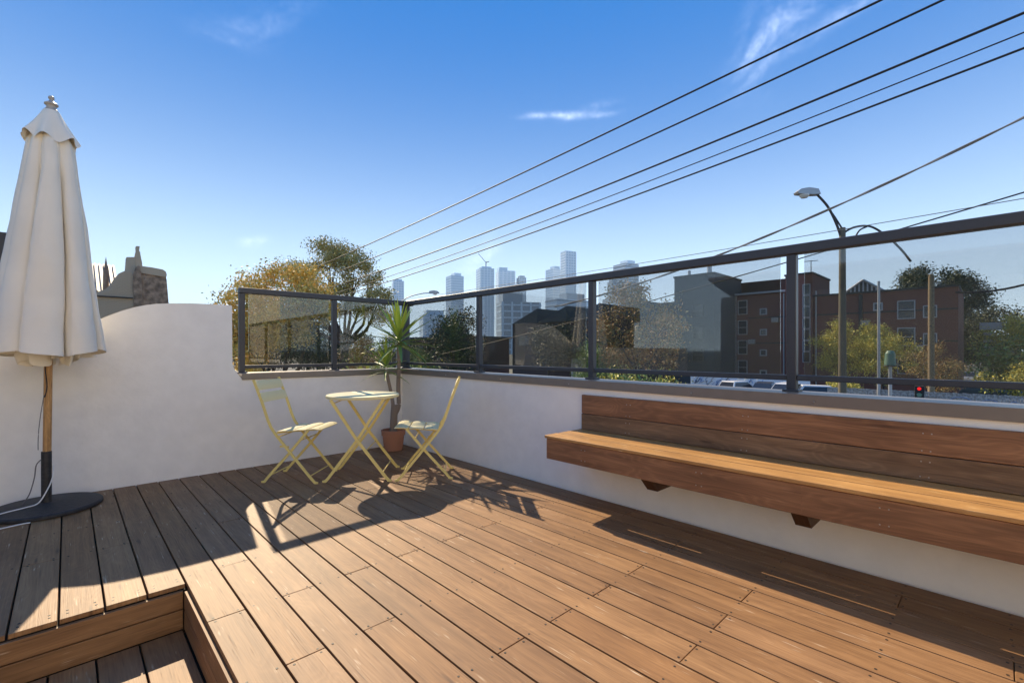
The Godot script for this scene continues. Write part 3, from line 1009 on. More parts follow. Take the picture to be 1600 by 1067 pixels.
func crown_mesh(sd: int, blobs: Array, count: int, size: float, colors: Array, spray := 5) -> ArrayMesh:
	# sprays of small leaves spread through the blobs [centre, radii]; colours vary leaf by leaf at random
	var g := RandomNumberGenerator.new()
	g.seed = sd
	var s := Shape.new()
	s.colored = true
	var weights := []
	var total := 0.0
	for b in blobs:
		total += pow(b[1].x * b[1].y * b[1].z, 0.67)
		weights.append(total)
	# leaves gather in clumps at the ends of twigs, with gaps between
	var clumps := []
	for i in maxi(24, count / 40):
		var pick := g.randf() * total
		var bi := 0
		while weights[bi] < pick:
			bi += 1
		var d := Vector3(g.randfn(), g.randfn() * 0.9, g.randfn()).normalized()
		var c: Vector3 = blobs[bi][0] + d * blobs[bi][1] * pow(g.randf(), 0.4)
		clumps.append([c, (blobs[bi][1].x + blobs[bi][1].y) * 0.5 * g.randf_range(0.12, 0.26)])
	for i in count:
		var cl: Array = clumps[g.randi() % clumps.size()]
		var p: Vector3 = cl[0] + Vector3(g.randfn(), g.randfn() * 0.7, g.randfn()) * cl[1]
		var tone: Color = colors[g.randi() % colors.size()]
		for j in spray:
			var q := p + Vector3(g.randfn(), g.randfn(), g.randfn()) * size * 1.3
			var u := Vector3(g.randfn(), g.randfn(), g.randfn()).normalized()
			var w := u.cross(Vector3(g.randfn(), g.randfn(), g.randfn())).normalized()
			var L := size * g.randf_range(0.5, 1.4)
			var k := g.randf_range(0.75, 1.25)
			s.tint = Color(tone.r * k, tone.g * k, tone.b * k)
			var nn := u.cross(w)
			var a := q - u * L * 0.5
			var b := q + w * L * 0.24
			var c := q + u * L * 0.5
			var e := q - w * L * 0.24
			s.tri(a, b, c, nn, nn, nn, Vector2.ZERO, Vector2.ZERO, Vector2.ZERO)
			s.tri(a, c, e, nn, nn, nn, Vector2.ZERO, Vector2.ZERO, Vector2.ZERO)
	return s.mesh()


func limbs(base: float, blobs: Array, fork: Vector3, r: float, sd: int) -> Shape:
	var g := RandomNumberGenerator.new()
	g.seed = sd
	var s := Shape.new()
	s.tube(smooth_coarse([Vector3(0, base, 0), fork * 0.5 + Vector3(g.randf_range(-0.1, 0.1), 0, 0), fork]), r, 8)
	return s


func smooth_coarse(p: Array) -> Array:
	return [p[0], p[0].lerp(p[1], 0.5), p[1], p[1].lerp(p[2], 0.5), p[2]]


func branch_mesh(fork: Vector3, blobs: Array, r: float, sd: int) -> Shape:
	var g := RandomNumberGenerator.new()
	g.seed = sd
	var s := Shape.new()
	for b in blobs:
		var end: Vector3 = b[0]
		var mid: Vector3 = fork.lerp(end, 0.5) + Vector3(g.randf_range(-0.2, 0.2), -0.12 * (end - fork).length(), g.randf_range(-0.2, 0.2)) * (end - fork).length() * 0.35
		s.tube([fork, fork.lerp(mid, 0.5), mid, mid.lerp(end, 0.6), end], [r * 0.6, r * 0.5, r * 0.36, r * 0.22, r * 0.1], 6)
		for i in 6:
			var from: Vector3 = mid.lerp(end, g.randf())
			var to: Vector3 = end + Vector3(g.randfn(), g.randfn(), g.randfn()).normalized() * b[1] * 0.85
			s.tube([from, from.lerp(to, 0.5) + Vector3(0, 0.06, 0) * (to - from).length(), to], [r * 0.16, r * 0.1, r * 0.04], 5)
	return s


func tree(called: String, label: String, at: Vector3, blobs: Array, fork: Vector3, r: float, foliage: Material, bark: Material, crown: ArrayMesh, sd: int, group: String, turn := 0.0, scale := 1.0) -> void:
	var t := thing(called, label, "tree" if fork.y > 0.9 else "shrub", at, turn, group)
	t.scale = Vector3.ONE * scale
	part("trunk", limbs(0.0, blobs, fork, r, sd), bark, t)
	part("limb", branch_mesh(fork, blobs, r, sd + 1), bark, t)
	part("crown", crown, foliage, t)


func C(r: float, g: float, b: float) -> Color:
	return Color(r, g, b)


func make_trees() -> void:
	var gold := [C(0.72, 0.5, 0.1), C(0.82, 0.55, 0.1), C(0.6, 0.46, 0.12), C(0.85, 0.6, 0.2), C(0.4, 0.36, 0.1)]
	var olive := [C(0.36, 0.33, 0.11), C(0.46, 0.38, 0.12), C(0.26, 0.25, 0.09), C(0.52, 0.4, 0.12)]
	var dark := [C(0.045, 0.06, 0.022), C(0.06, 0.075, 0.03), C(0.035, 0.05, 0.02)]
	var green := [C(0.16, 0.24, 0.06), C(0.22, 0.3, 0.07), C(0.12, 0.18, 0.05)]
	var lime := [C(0.55, 0.48, 0.08), C(0.66, 0.54, 0.09), C(0.36, 0.36, 0.08)]
	var rust := [C(0.38, 0.2, 0.06), C(0.32, 0.23, 0.08), C(0.2, 0.18, 0.06), C(0.45, 0.27, 0.08)]
	# the two near trees beyond the back wall; heights are above the street
	var gb := [[Vector3(-0.45, 6.0, 0.2), Vector3(1.0, 0.9, 1.2)], [Vector3(0.65, 6.5, -0.2), Vector3(1.0, 0.85, 1.2)], [Vector3(-0.8, 4.9, 0.3), Vector3(0.8, 0.9, 1.1)], [Vector3(0.6, 5.3, 0.4), Vector3(1.0, 0.8, 1.2)], [Vector3(-1.0, 3.6, 0.2), Vector3(0.6, 0.9, 0.9)], [Vector3(-1.0, 2.3, 0.2), Vector3(0.6, 0.8, 0.9)], [Vector3(1.5, 5.9, 0.1), Vector3(0.6, 0.6, 0.7)]]
	tree("street_tree", "golden autumn tree just beyond the end post of the balustrade", Vector3(5.2, GROUND, -17.2), gb, Vector3(0.1, 2.2, 0), 0.16, M.foliage_gold, M.bark, crown_mesh(41, gb, 6000, 0.10, gold, 6), 51, "street trees", deg_to_rad(-44))
	var ob := [[Vector3(-1.9, 8.6, 0.3), Vector3(1.15, 0.85, 1.2)], [Vector3(-0.4, 9.6, 0.0), Vector3(1.3, 0.8, 1.2)], [Vector3(1.1, 9.1, 0.2), Vector3(1.1, 0.7, 1.0)], [Vector3(2.0, 8.2, -0.3), Vector3(0.9, 0.6, 0.9)], [Vector3(2.5, 7.2, 0.2), Vector3(0.8, 0.5, 0.8)], [Vector3(0.7, 7.7, 0.3), Vector3(0.9, 0.5, 0.8)], [Vector3(-1.0, 7.5, 0.5), Vector3(0.9, 0.6, 0.8)], [Vector3(-2.2, 7.2, -0.2), Vector3(0.9, 0.6, 0.8)], [Vector3(1.5, 6.7, 0.3), Vector3(1.1, 0.45, 0.9)], [Vector3(-0.4, 6.6, -0.3), Vector3(1.2, 0.5, 0.9)], [Vector3(2.3, 6.3, 0.3), Vector3(0.7, 0.45, 0.6)]]
	tree("gum_tree", "tall open olive gum tree with bare limbs behind the overhead wires", Vector3(10.9, GROUND, -25.6), ob, Vector3(0.5, 4.6, 0), 0.22, M.foliage_olive, M.bark, crown_mesh(42, ob, 4600, 0.12, olive, 6), 52, "street trees", deg_to_rad(-44))
	# far trees share four crowns
	var round_blobs := [[Vector3(0, 6.0, 0), Vector3(2.6, 1.9, 2.4)], [Vector3(-2.0, 4.4, 0.4), Vector3(2.0, 1.7, 2.0)], [Vector3(2.0, 4.6, -0.3), Vector3(2.1, 1.7, 2.0)], [Vector3(0.2, 3.2, 0.5), Vector3(2.9, 1.5, 2.3)], [Vector3(1.2, 7.2, 0.2), Vector3(1.4, 1.0, 1.3)]]
	var wide_blobs := [[Vector3(-2.6, 4.6, 0), Vector3(2.0, 1.4, 1.8)], [Vector3(0.2, 5.4, 0.2), Vector3(2.2, 1.6, 2.0)], [Vector3(2.7, 4.4, 0), Vector3(1.9, 1.3, 1.8)], [Vector3(-1.2, 3.0, 0), Vector3(2.6, 1.3, 2.0)], [Vector3(1.7, 2.9, 0), Vector3(2.4, 1.2, 2.0)]]
	var cypress_blobs := [[Vector3(-2.4, 15.0, 0), Vector3(2.2, 2.6, 2.2)], [Vector3(1.6, 17.0, 0), Vector3(2.6, 2.6, 2.4)], [Vector3(4.3, 14.8, 0.5), Vector3(2.0, 2.0, 2.0)], [Vector3(-0.5, 12.0, 0.4), Vector3(4.0, 2.6, 3.2)], [Vector3(3.4, 11.3, 0.4), Vector3(3.0, 2.0, 2.6)], [Vector3(0.5, 8.0, 0), Vector3(4.8, 2.8, 3.4)], [Vector3(-2.8, 9.3, 0), Vector3(2.4, 2.2, 2.2)], [Vector3(1.0, 4.6, 0), Vector3(4.4, 2.2, 3.0)]]
	var bush_blobs := [[Vector3(0, 1.5, 0), Vector3(1.5, 1.3, 1.4)], [Vector3(-1.3, 1.0, 0.2), Vector3(1.1, 0.9, 1.0)], [Vector3(1.2, 1.1, -0.2), Vector3(1.2, 0.9, 1.1)]]
	var crowns := {
		"dark": crown_mesh(61, round_blobs, 2800, 0.22, dark), "dark_wide": crown_mesh(62, wide_blobs, 2600, 0.22, dark),
		"rust": crown_mesh(63, round_blobs, 2000, 0.18, rust), "lime": crown_mesh(64, round_blobs, 2800, 0.18, lime), "green": crown_mesh(65, wide_blobs, 2600, 0.2, green),
		"cypress": crown_mesh(66, cypress_blobs, 6500, 0.42, dark), "bush": crown_mesh(67, bush_blobs, 900, 0.16, lime), "bush_green": crown_mesh(68, bush_blobs, 900, 0.16, green),
	}
	var far := [
		["street_tree", "dark spreading tree behind the end pane, left of the tall gum's trunk", Vector3(17.2, GROUND, -59.7), "dark_wide", 1.25, 0.2],
		["street_tree", "rounded dark tree behind the end pane beside the middle post", Vector3(21.5, GROUND, -59.0), "dark", 1.12, 1.4],
		["street_tree", "dark tree behind the second pane from the wall end", Vector3(24.5, GROUND, -55.0), "dark_wide", 1.0, 2.2],
		["street_tree", "small russet tree behind the pane left of the yucca", Vector3(18.1, GROUND, -38.0), "rust", 0.68, 0.7],
		["street_tree", "dark tree right behind the yucca's top head", Vector3(30.0, GROUND, -52.0), "dark", 0.85, 3.0],
		["street_tree", "tall dark tree behind the pane right of the yucca", Vector3(31.5, GROUND, -42.0), "dark", 1.15, 0.4],
		["street_tree", "broad green tree low behind the pane right of the yucca", Vector3(28.0, GROUND, -43.5), "green", 0.72, 1.1],
		["street_tree", "dark tree behind the third pane under the distant office towers", Vector3(45.0, GROUND, -40.0), "dark_wide", 1.2, 0.9],
		["street_tree", "russet and green tree left of the grey block", Vector3(36.5, GROUND, -21.8), "rust", 1.3, 2.6],
		["street_tree", "green tree low before the grey block", Vector3(36.0, GROUND, -26.0), "green", 0.8, 0.3],
		["street_tree", "dark wide tree far left of the grey block", Vector3(52.0, GROUND, -36.0), "dark_wide", 1.1, 4.0],
		["street_tree", "yellow-green tree just right of the street lamp pole", Vector3(57.3, GROUND, -10.4), "lime", 0.92, 1.0],
		["street_tree", "thin yellow-green tree behind the slim galvanised pole", Vector3(58.0, GROUND, -7.6), "lime", 0.86, 2.4],
		["street_tree", "loose russet tree before the large apartment windows", Vector3(49.0, GROUND, -3.4), "rust", 0.6, 0.5],
		["street_tree", "dark tree beyond the parked cars at the right edge", Vector3(92.0, GROUND, 0.6), "dark", 1.35, 2.0],
		["street_tree", "dark spreading tree between the cypress and the right edge", Vector3(98.0, GROUND, -3.5), "dark_wide", 1.45, 3.3],
		["street_tree", "golden green tree at the far right edge", Vector3(72.0, GROUND, 3.2), "lime", 1.15, 5.0],
		["cypress_tree", "tall ragged dark cypress rising behind the brick apartments", Vector3(112.0, GROUND, -10.0), "cypress", 1.02, 0.0],
		["cypress_tree", "second tall dark cypress, right of the first behind the apartments", Vector3(113.0, GROUND, -4.0), "cypress", 0.95, 2.5],
	]
	for f in far:
		var kind: String = f[3]
		var blobs: Array = cypress_blobs if kind == "cypress" else (wide_blobs if kind in ["dark_wide", "green"] else round_blobs)
		var fol: String = {"dark": "foliage_dark", "dark_wide": "foliage_dark", "rust": "foliage_rust", "lime": "foliage_gold", "green": "foliage_green", "cypress": "foliage_dark"}[kind]
		tree(f[0], f[1], f[2], blobs, Vector3(0.1, 6.0 if kind == "cypress" else 1.9, 0), 0.3 if kind == "cypress" else 0.16, M[fol], M.bark, crowns[kind], 71, "trees across the street", f[5], f[4])
	var bushes := [
		["yellow leafy bush behind the gap left of the bench-end post", Vector3(22.0, GROUND, -15.0), "bush", 1.15, 0.0],
		["green bush behind the gap under the pane above the bench end", Vector3(24.2, GROUND, -14.2), "bush_green", 1.1, 1.0],
		["yellow-green bush low in the gap before the grey block", Vector3(26.4, GROUND, -13.4), "bush", 1.05, 2.0],
		["golden bush under the end pane beside the tall white wall", Vector3(8.3, GROUND, -17.0), "bush", 1.45, 0.6],
		["golden bush under the second pane from the tall white wall", Vector3(11.3, GROUND, -18.0), "bush", 1.35, 1.6],
		["yellow bush at the foot of the street lamp pole", Vector3(50.0, GROUND, -9.2), "bush", 0.8, 2.6],
		["rounded green bush at the right edge above the graffiti fence", Vector3(66.0, GROUND, 1.4), "bush_green", 2.1, 3.6],
		["russet green bush at the right edge below the golden tree", Vector3(62.0, GROUND, 2.6), "bush", 1.5, 4.6],
	]
	for b in bushes:
		tree("garden_bush", b[0], b[1], bush_blobs, Vector3(0, 0.5, 0), 0.07, M.foliage_gold if b[2] == "bush" else M.foliage_green, M.bark, crowns[b[2]], 75, "bushes along the street", b[4], b[3])


# ---------------------------------------------------------------- city

func tower(label: String, at: Vector3, w: float, d: float, h: float, m: Material, band: Material, style: int) -> void:
	var t := thing("office_tower", label, "tower", at, 0.0, "towers on the skyline")
	t.rotation.y = deg_to_rad([-22.0, -14.0, -30.0, -20.0][style])
	w *= 0.86
	part("shaft", bx(Vector3(0, h / 2, 0), Vector3(w, h, d)), m, t)
	var s := Shape.new()
	var floors := int(h / 8.0)
	for i in floors:
		s.box(Vector3(0, 6.0 + i * 8.0, 0), Vector3(w + 0.8, 1.8, d + 0.8))
	if style != 1:
		for k in 5:
			s.box(Vector3((k - 2) * w * 0.235, h * 0.5, 0), Vector3(w * 0.05, h * 0.995, d + 1.6))
	tag(part("floor_band", s, band, t), "", "", "", "stuff")
	if style == 0:
		part("roof_plant", bx(Vector3(0, h + 3.0, 0), Vector3(w * 0.7, 6.0, d * 0.7)), m, t)
	elif style == 1:
		part("crown_block", bx(Vector3(w * 0.12, h + 5.0, 0), Vector3(w * 0.55, 10.0, d * 0.6)), band, t)
	elif style == 2:
		part("upper_step", bx(Vector3(-w * 0.2, h + 6.0, 0), Vector3(w * 0.5, 12.0, d * 0.8)), m, t)
		part("lower_step", bx(Vector3(w * 0.55, h * 0.42, 0), Vector3(w * 0.3, h * 0.84, d * 0.8)), band, t)


func make_city() -> void:
	var g := GROUND
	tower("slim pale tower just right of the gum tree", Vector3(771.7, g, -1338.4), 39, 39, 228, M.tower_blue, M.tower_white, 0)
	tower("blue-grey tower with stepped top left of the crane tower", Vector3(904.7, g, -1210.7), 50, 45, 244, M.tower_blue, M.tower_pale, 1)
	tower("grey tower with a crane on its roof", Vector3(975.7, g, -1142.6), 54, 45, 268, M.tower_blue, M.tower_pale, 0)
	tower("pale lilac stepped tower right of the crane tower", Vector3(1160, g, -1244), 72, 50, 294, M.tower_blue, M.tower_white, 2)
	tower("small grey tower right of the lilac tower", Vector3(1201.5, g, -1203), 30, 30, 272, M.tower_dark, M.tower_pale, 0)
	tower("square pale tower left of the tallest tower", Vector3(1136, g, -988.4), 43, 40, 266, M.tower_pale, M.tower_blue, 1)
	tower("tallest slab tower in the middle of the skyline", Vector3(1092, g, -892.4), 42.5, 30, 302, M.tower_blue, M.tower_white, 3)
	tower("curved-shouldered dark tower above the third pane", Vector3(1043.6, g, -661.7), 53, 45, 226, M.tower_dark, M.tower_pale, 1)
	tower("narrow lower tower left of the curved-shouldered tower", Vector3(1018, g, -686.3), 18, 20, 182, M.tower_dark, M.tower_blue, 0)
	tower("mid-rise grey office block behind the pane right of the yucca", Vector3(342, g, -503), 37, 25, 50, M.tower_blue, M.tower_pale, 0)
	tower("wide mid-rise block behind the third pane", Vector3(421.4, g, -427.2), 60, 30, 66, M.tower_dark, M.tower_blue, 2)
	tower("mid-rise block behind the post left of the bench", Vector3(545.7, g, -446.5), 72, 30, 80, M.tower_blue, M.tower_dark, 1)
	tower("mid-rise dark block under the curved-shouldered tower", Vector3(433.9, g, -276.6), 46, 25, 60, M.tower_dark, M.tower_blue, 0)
	# crane on the roof
	var c := thing("tower_crane", "small construction crane on the roof of the grey tower", "crane", Vector3(978, g + 274.2, -1141))
	part("mast", bx(Vector3(0, 9, 0), Vector3(2.2, 18, 2.2)), M.dark_trim, c)
	part("jib", tb([Vector3(0, 16, 0), Vector3(-18, 44, -17)], 0.9, 4), M.dark_trim, c)
	part("counter_jib", tb([Vector3(0, 16, 0), Vector3(8, 19, 7)], 1.4, 4), M.dark_trim, c)


func window(parent: Node, at: Vector3, w: float, h: float, frame := 0.09, called := "window", bars := 0, paint: Material = M.white_paint) -> void:
	# in a wall facing -x; the frame stands proud of the wall and the pane lies back inside it
	var s := Shape.new()
	for sy in [-1, 1]:
		s.box(Vector3(-0.03, sy * (h / 2 - frame / 2), 0), Vector3(0.12, frame, w))
		s.box(Vector3(-0.03, 0, sy * (w / 2 - frame / 2)), Vector3(0.12, h - frame * 2, frame))
	for i in bars:
		s.box(Vector3(-0.03, h * ((i + 1.0) / (bars + 1.0) - 0.5), 0), Vector3(0.1, frame * 0.8, w - frame * 2))
	var o := part(called, s, paint, parent, at)
	part("pane", bx(Vector3(-0.012, 0, 0), Vector3(0.03, h - frame * 2, w - frame * 2)), M.window_glass, o)


func make_buildings() -> void:
	# brick apartments on the far side of the wide road
	var b := thing("apartment_building", "dark red brick apartment block with white framed windows across the road", "building", Vector3(65, GROUND, -15))
	var up := -GROUND
	part("wall", bx(Vector3(6, (up + 8.5) / 2, -7.8), Vector3(12, up + 8.5, 9.4)), M.brick_red, b)
	part("gutter", bx(Vector3(-0.12, up + 8.62, -7.8), Vector3(0.5, 0.24, 9.6)), M.white_paint, b)
	part("roof", bx(Vector3(7, up + 9.5, -6.3), Vector3(9, 2.0, 7.2)), M.brick_dark, b)
	part("stair_wall", bx(Vector3(3.6, (up + 10.35) / 2, -1.6), Vector3(8.4, up + 10.35, 2.9)), M.brick_red, b)
	part("stair_parapet", bx(Vector3(3.6, up + 10.45, -1.6), Vector3(8.6, 0.2, 3.1)), M.dark_trim, b)
	part("wing_wall", bx(Vector3(6, (up + 7.6) / 2, 6.15), Vector3(12, up + 7.6, 12.55)), M.brick_red, b)
	part("wing_parapet", bx(Vector3(5.9, up + 7.7, 6.15), Vector3(12.2, 0.2, 12.7)), M.dark_trim, b)
	for y in [1.3, 4.6]:
		part("floor_band", bx(Vector3(-0.02, up + y + 0.8, 6.15), Vector3(0.1, 0.16, 12.5)), M.dark_trim, b)
		part("floor_band", bx(Vector3(-0.02, up + y + 0.8, -5.4), Vector3(0.1, 0.14, 4.4)), M.dark_trim, b)
	part("pilaster", bx(Vector3(-0.08, up + 3.5, 4.45), Vector3(0.2, 8.0, 0.35)), M.dark_trim, b)
	part("pilaster", bx(Vector3(-0.12, up + 2.2, -12.3), Vector3(0.3, 12.4, 0.35)), M.concrete, b)
	part("pilaster", bx(Vector3(-0.12, up + 2.2, -9.2), Vector3(0.3, 12.4, 0.35)), M.concrete, b)
	for y in [6.17, 3.5, 0.86, -1.8]:
		window(b, Vector3(0, up + y, -5.75), 0.85, 0.85, 0.14)
		window(b, Vector3(0, up + y + 0.7, -10.7), 1.6, 1.9, 0.09, "window", 1)
		window(b, Vector3(0, up + y + 0.7, -8.3), 1.2, 1.9, 0.09, "window", 1)
	for i in 7:
		window(b, Vector3(-0.6, up + 8.5 - i * 1.36, -0.75), 0.8, 1.3, 0.07, "stair_window")
	window(b, Vector3(0, up + 6.0, 6.0), 0.85, 0.9, 0.13)
	for y in [5.5, 2.6, -0.4]:
		window(b, Vector3(0, up + y, 8.4), 1.5, 2.0, 0.1, "window", 1)
		window(b, Vector3(0, up + y - 0.3, 10.3), 1.1, 1.3, 0.1)
	for z in [-3.35, -12.75, 0.12]:
		part("downpipe", bx(Vector3(-0.1, up + 2.0, z), Vector3(0.12, 12.6, 0.12)), M.white_paint, b)
	for q in [[5.0, -4.3], [2.3, -7.1], [4.2, 4.9], [1.4, 9.4]]:
		part("air_conditioner", bx(Vector3(-0.25, up + q[0], q[1]), Vector3(0.4, 0.6, 0.8), 0.03), M.paling, b)
	part("antenna", tb([Vector3(2, up + 10.5, -0.9), Vector3(2, up + 12.4, -0.9)], 0.05, 6), M.dark_trim, b)
	part("antenna_bar", tb([Vector3(1.8, up + 12.3, -1.6), Vector3(2.2, up + 12.3, -0.2)], 0.05, 6), M.dark_trim, b)
	# grey rendered block
	var q := thing("apartment_building", "dark grey rendered block with a taller flat tower left of the brick apartments", "building", Vector3(58, GROUND, -26.8))
	part("wall", bx(Vector3(4.5, (up + 10.7) / 2, 0), Vector3(9, up + 10.7, 5.2)), M.grey_render, q)
	part("roof_slab", bx(Vector3(4.5, up + 10.8, 0), Vector3(9.2, 0.2, 5.4)), M.dark_trim, q)
	part("lower_wall", bx(Vector3(7.5, (up + 7.6) / 2, -9.2), Vector3(11, up + 7.6, 13)), M.grey_render, q)
	part("lower_roof", bx(Vector3(7.5, up + 7.7, -9.2), Vector3(11.2, 0.2, 13.2)), M.dark_trim, q)
	for y in [6.2, 3.4, 0.6]:
		window(q, Vector3(0, up + y, 0.6), 1.4, 1.6, 0.06, "window", 1, M.grey_render)
		for z in [-4.6, -8.0, -11.4]:
			window(q, Vector3(2.0, up + y - 1.0, z), 1.8, 1.4, 0.07, "window", 0, M.grey_render)
	part("roof_vent", tb([Vector3(2, up + 10.9, 1.2), Vector3(2, up + 12.2, 1.2)], 0.3, 10), M.galvanised, q)
	part("roof_vent", tb([Vector3(2, up + 10.9, -1.5), Vector3(2, up + 11.8, -1.5)], 0.2, 10), M.galvanised, q)
	# low dark sheds further down the road
	var wh := thing("brick_warehouse", "long dark warehouse with a stepped grey roof behind the pane left of the bench", "warehouse", Vector3(50, GROUND, -41))
	part("wall", bx(Vector3(6, (up + 5.2) / 2, 0), Vector3(12, up + 5.2, 22)), M.brick_dark, wh)
	for k in 4:
		var sw := Shape.new()
		sw.prism(PackedVector2Array([Vector2(-2.75, 0), Vector2(2.7, 0), Vector2(2.7, 2.1)]), -0.2, 12.2, Vector3(0, up + 5.2, -8.25 + k * 5.5), Vector3.BACK, Vector3.UP, Vector3.RIGHT)
		part("roof", sw, M.grey_render, wh)
	for k in 5:
		window(wh, Vector3(0, up + 2.6, -8.6 + k * 4.3), 2.4, 1.5, 0.1, "window", 1, M.grey_render)
	part("roller_door", bx(Vector3(-0.03, 1.6, 2.2), Vector3(0.1, 3.2, 3.0)), M.galvanised, wh)
	var wf := thing("brick_warehouse", "lower dark shed far down the road behind the yucca", "warehouse", Vector3(45, GROUND, -68))
	part("wall", bx(Vector3(5, (up + 3.2) / 2, 0), Vector3(10, up + 3.2, 20)), M.brick_dark, wf)
	part("roof", bx(Vector3(5, up + 3.35, 0), Vector3(10.6, 0.3, 20.6)), M.grey_render, wf)
	for k in 4:
		window(wf, Vector3(0, up + 1.2, -7.5 + k * 5.0), 2.2, 1.4, 0.1, "window", 1, M.grey_render)
	# white gabled roof behind
	var h := thing("gabled_house", "small house with a white slatted gable behind the brick block's low wing", "house", Vector3(92, GROUND, -14.6))
	part("wall", bx(Vector3(3, (up + 10.4) / 2, 0), Vector3(6, up + 10.4, 4.6)), M.brick_dark, h)
	var s := Shape.new()
	s.prism(PackedVector2Array([Vector2(-2.7, 0), Vector2(2.7, 0), Vector2(0, 2.0)]), 0.0, 6.0, Vector3(0, up + 10.4, 0), Vector3.BACK, Vector3.UP, Vector3.RIGHT)
	part("roof", s, M.dark_trim, h)
	for i in 9:
		var z := -2.2 + i * 0.55
		var hh := 2.0 * (1.0 - absf(z) / 2.7)
		if hh > 0.2:
			part("gable_slat", bx(Vector3(-0.06, up + 10.4 + hh / 2, z), Vector3(0.1, hh, 0.2)), M.white_paint, h)
	for sg in [-1, 1]:
		part("barge_board", tb([Vector3(-0.1, up + 10.35, sg * 2.8), Vector3(-0.1, up + 12.45, 0)], 0.16, 4), M.white_paint, h)
	# old gabled house beyond the curved wall on the left
	var o := thing("gabled_house", "old grey brick gable with weathered chimney stacks beyond the curved wall", "house", Vector3(1.6, 0, -23.4))
	var gp := PackedVector2Array([Vector2(-2.2, GROUND), Vector2(0.30, GROUND), Vector2(0.30, 4.25), Vector2(0.03, 4.22), Vector2(-0.17, 4.08), Vector2(-0.31, 3.86), Vector2(-0.42, 3.62), Vector2(-0.56, 3.44), Vector2(-0.8, 3.3), Vector2(-2.2, 3.2)])
	s = Shape.new()
	s.prism(gp, 0.0, 0.4, Vector3.ZERO, Vector3.RIGHT, Vector3.UP, Vector3.FORWARD)
	part("gable_wall", s, M.mortar, o)
	var courses := Shape.new()   # each brick stands proud of the joints
	for i in 46:
		var y := 1.5 + i * 0.062
		var off := 0.0 if i % 2 == 0 else 0.08
		for k in 13:
			var x := -1.75 + off + k * 0.16
			if x + 0.07 < 0.29 and Geometry2D.is_point_in_polygon(Vector2(x - 0.08, y + 0.035), gp) and Geometry2D.is_point_in_polygon(Vector2(x + 0.07, y + 0.035), gp):
				courses.box(Vector3(x, y, 0.006), Vector3(0.148, 0.05, 0.02))
	tag(part("brick", courses, M.stone_brick, o), "", "", "", "stuff")
	part("string_course", bx(Vector3(-0.85, 3.16, 0.06), Vector3(2.2, 0.04, 0.1)), M.dark_trim, o)
	s = Shape.new()
	s.prism(PackedVector2Array([Vector2(0.25, GROUND), Vector2(0.56, GROUND), Vector2(0.54, 3.4), Vector2(0.5, 4.15), Vector2(0.47, 4.42), Vector2(0.41, 4.46), Vector2(0.33, 4.34), Vector2(0.27, 4.1), Vector2(0.25, 3.6), Vector2(0.28, 3.2)]), -0.08, 0.5, Vector3.ZERO, Vector3.RIGHT, Vector3.UP, Vector3.FORWARD)
	part("pier", s, M.old_render, o)
	s = Shape.new()
	s.prism(PackedVector2Array([Vector2(0.5, GROUND), Vector2(1.42, GROUND), Vector2(1.40, 3.0), Vector2(1.33, 4.0), Vector2(1.30, 4.14), Vector2(0.5, 4.2)]), 0.05, 1.6, Vector3.ZERO, Vector3.RIGHT, Vector3.UP, Vector3.FORWARD)
	part("rounded_end", s, M.old_render, o)
	s = Shape.new()
	s.prism(PackedVector2Array([Vector2(0.42, 4.46), Vector2(0.5, 4.18), Vector2(1.31, 4.10), Vector2(1.33, 4.2), Vector2(1.3, 4.32), Vector2(1.2, 4.4), Vector2(0.85, 4.44)]), 0.0, 1.5, Vector3.ZERO, Vector3.RIGHT, Vector3.UP, Vector3.FORWARD)
	part("rounded_cap", s, M.stone_brick, o)
	s = Shape.new()
	s.prism(PackedVector2Array([Vector2(0.03, 4.1), Vector2(0.33, 4.1), Vector2(0.33, 4.8), Vector2(0.07, 4.76)]), 0.1, 0.5, Vector3.ZERO, Vector3.RIGHT, Vector3.UP, Vector3.FORWARD)
	part("chimney", s, M.stone_brick, o)
	s = Shape.new()
	s.prism(PackedVector2Array([Vector2(0.33, 4.1), Vector2(0.58, 4.1), Vector2(0.55, 4.6), Vector2(0.5, 4.9), Vector2(0.49, 5.02), Vector2(0.46, 5.06), Vector2(0.475, 5.25), Vector2(0.365, 5.24), Vector2(0.37, 5.05), Vector2(0.35, 4.98), Vector2(0.335, 4.85)]), 0.12, 0.48, Vector3.ZERO, Vector3.RIGHT, Vector3.UP, Vector3.FORWARD)
	part("chimney", s, M.stone_brick, o)
	s = Shape.new()
	s.lathe(Vector3(-0.52, 3.2, -0.5), [Vector2(0.1, 0), Vector2(0.085, 0.9), Vector2(0.0, 1.56)], 8)
	part("pinnacle", s, M.old_render, o)
	var roof := part("roof", bx(Vector3.ZERO, Vector3(1.9, 0.06, 3.0)), M.roof_iron, o, Vector3(-1.05, 4.1, -2.2))
	roof.rotation.x = 0.5
	for i in 13:
		part("roof_rib", bx(Vector3(-0.9 + i * 0.15, 0.05, 0), Vector3(0.04, 0.05, 3.0)), M.roof_iron, roof)
	# neighbour's dark eaves at the far left, and the dark boarded side of the house that the glass mirrors
	var nb := thing("neighbour_house", "dark flat-roofed neighbouring house behind the umbrella", "house", Vector3(-4.6, 0, -10.4))
	part("wall", bx(Vector3(0, -0.55, 0), Vector3(7.8, 5.3, 3.0)), M.brick_dark, nb)
	part("eaves", bx(Vector3(0, 2.36, 0), Vector3(8.1, 0.5, 3.3)), M.dark_trim, nb)
	var side := thing("boarded_house", "dark weatherboard side of the house left of the terrace, mirrored in the glass", "house", Vector3(-4.6, 0, -1.2))
	part("wall", bx(Vector3(-0.9, 1.0, 0), Vector3(1.7, 2.6, 6.2)), M.weatherboard, side)
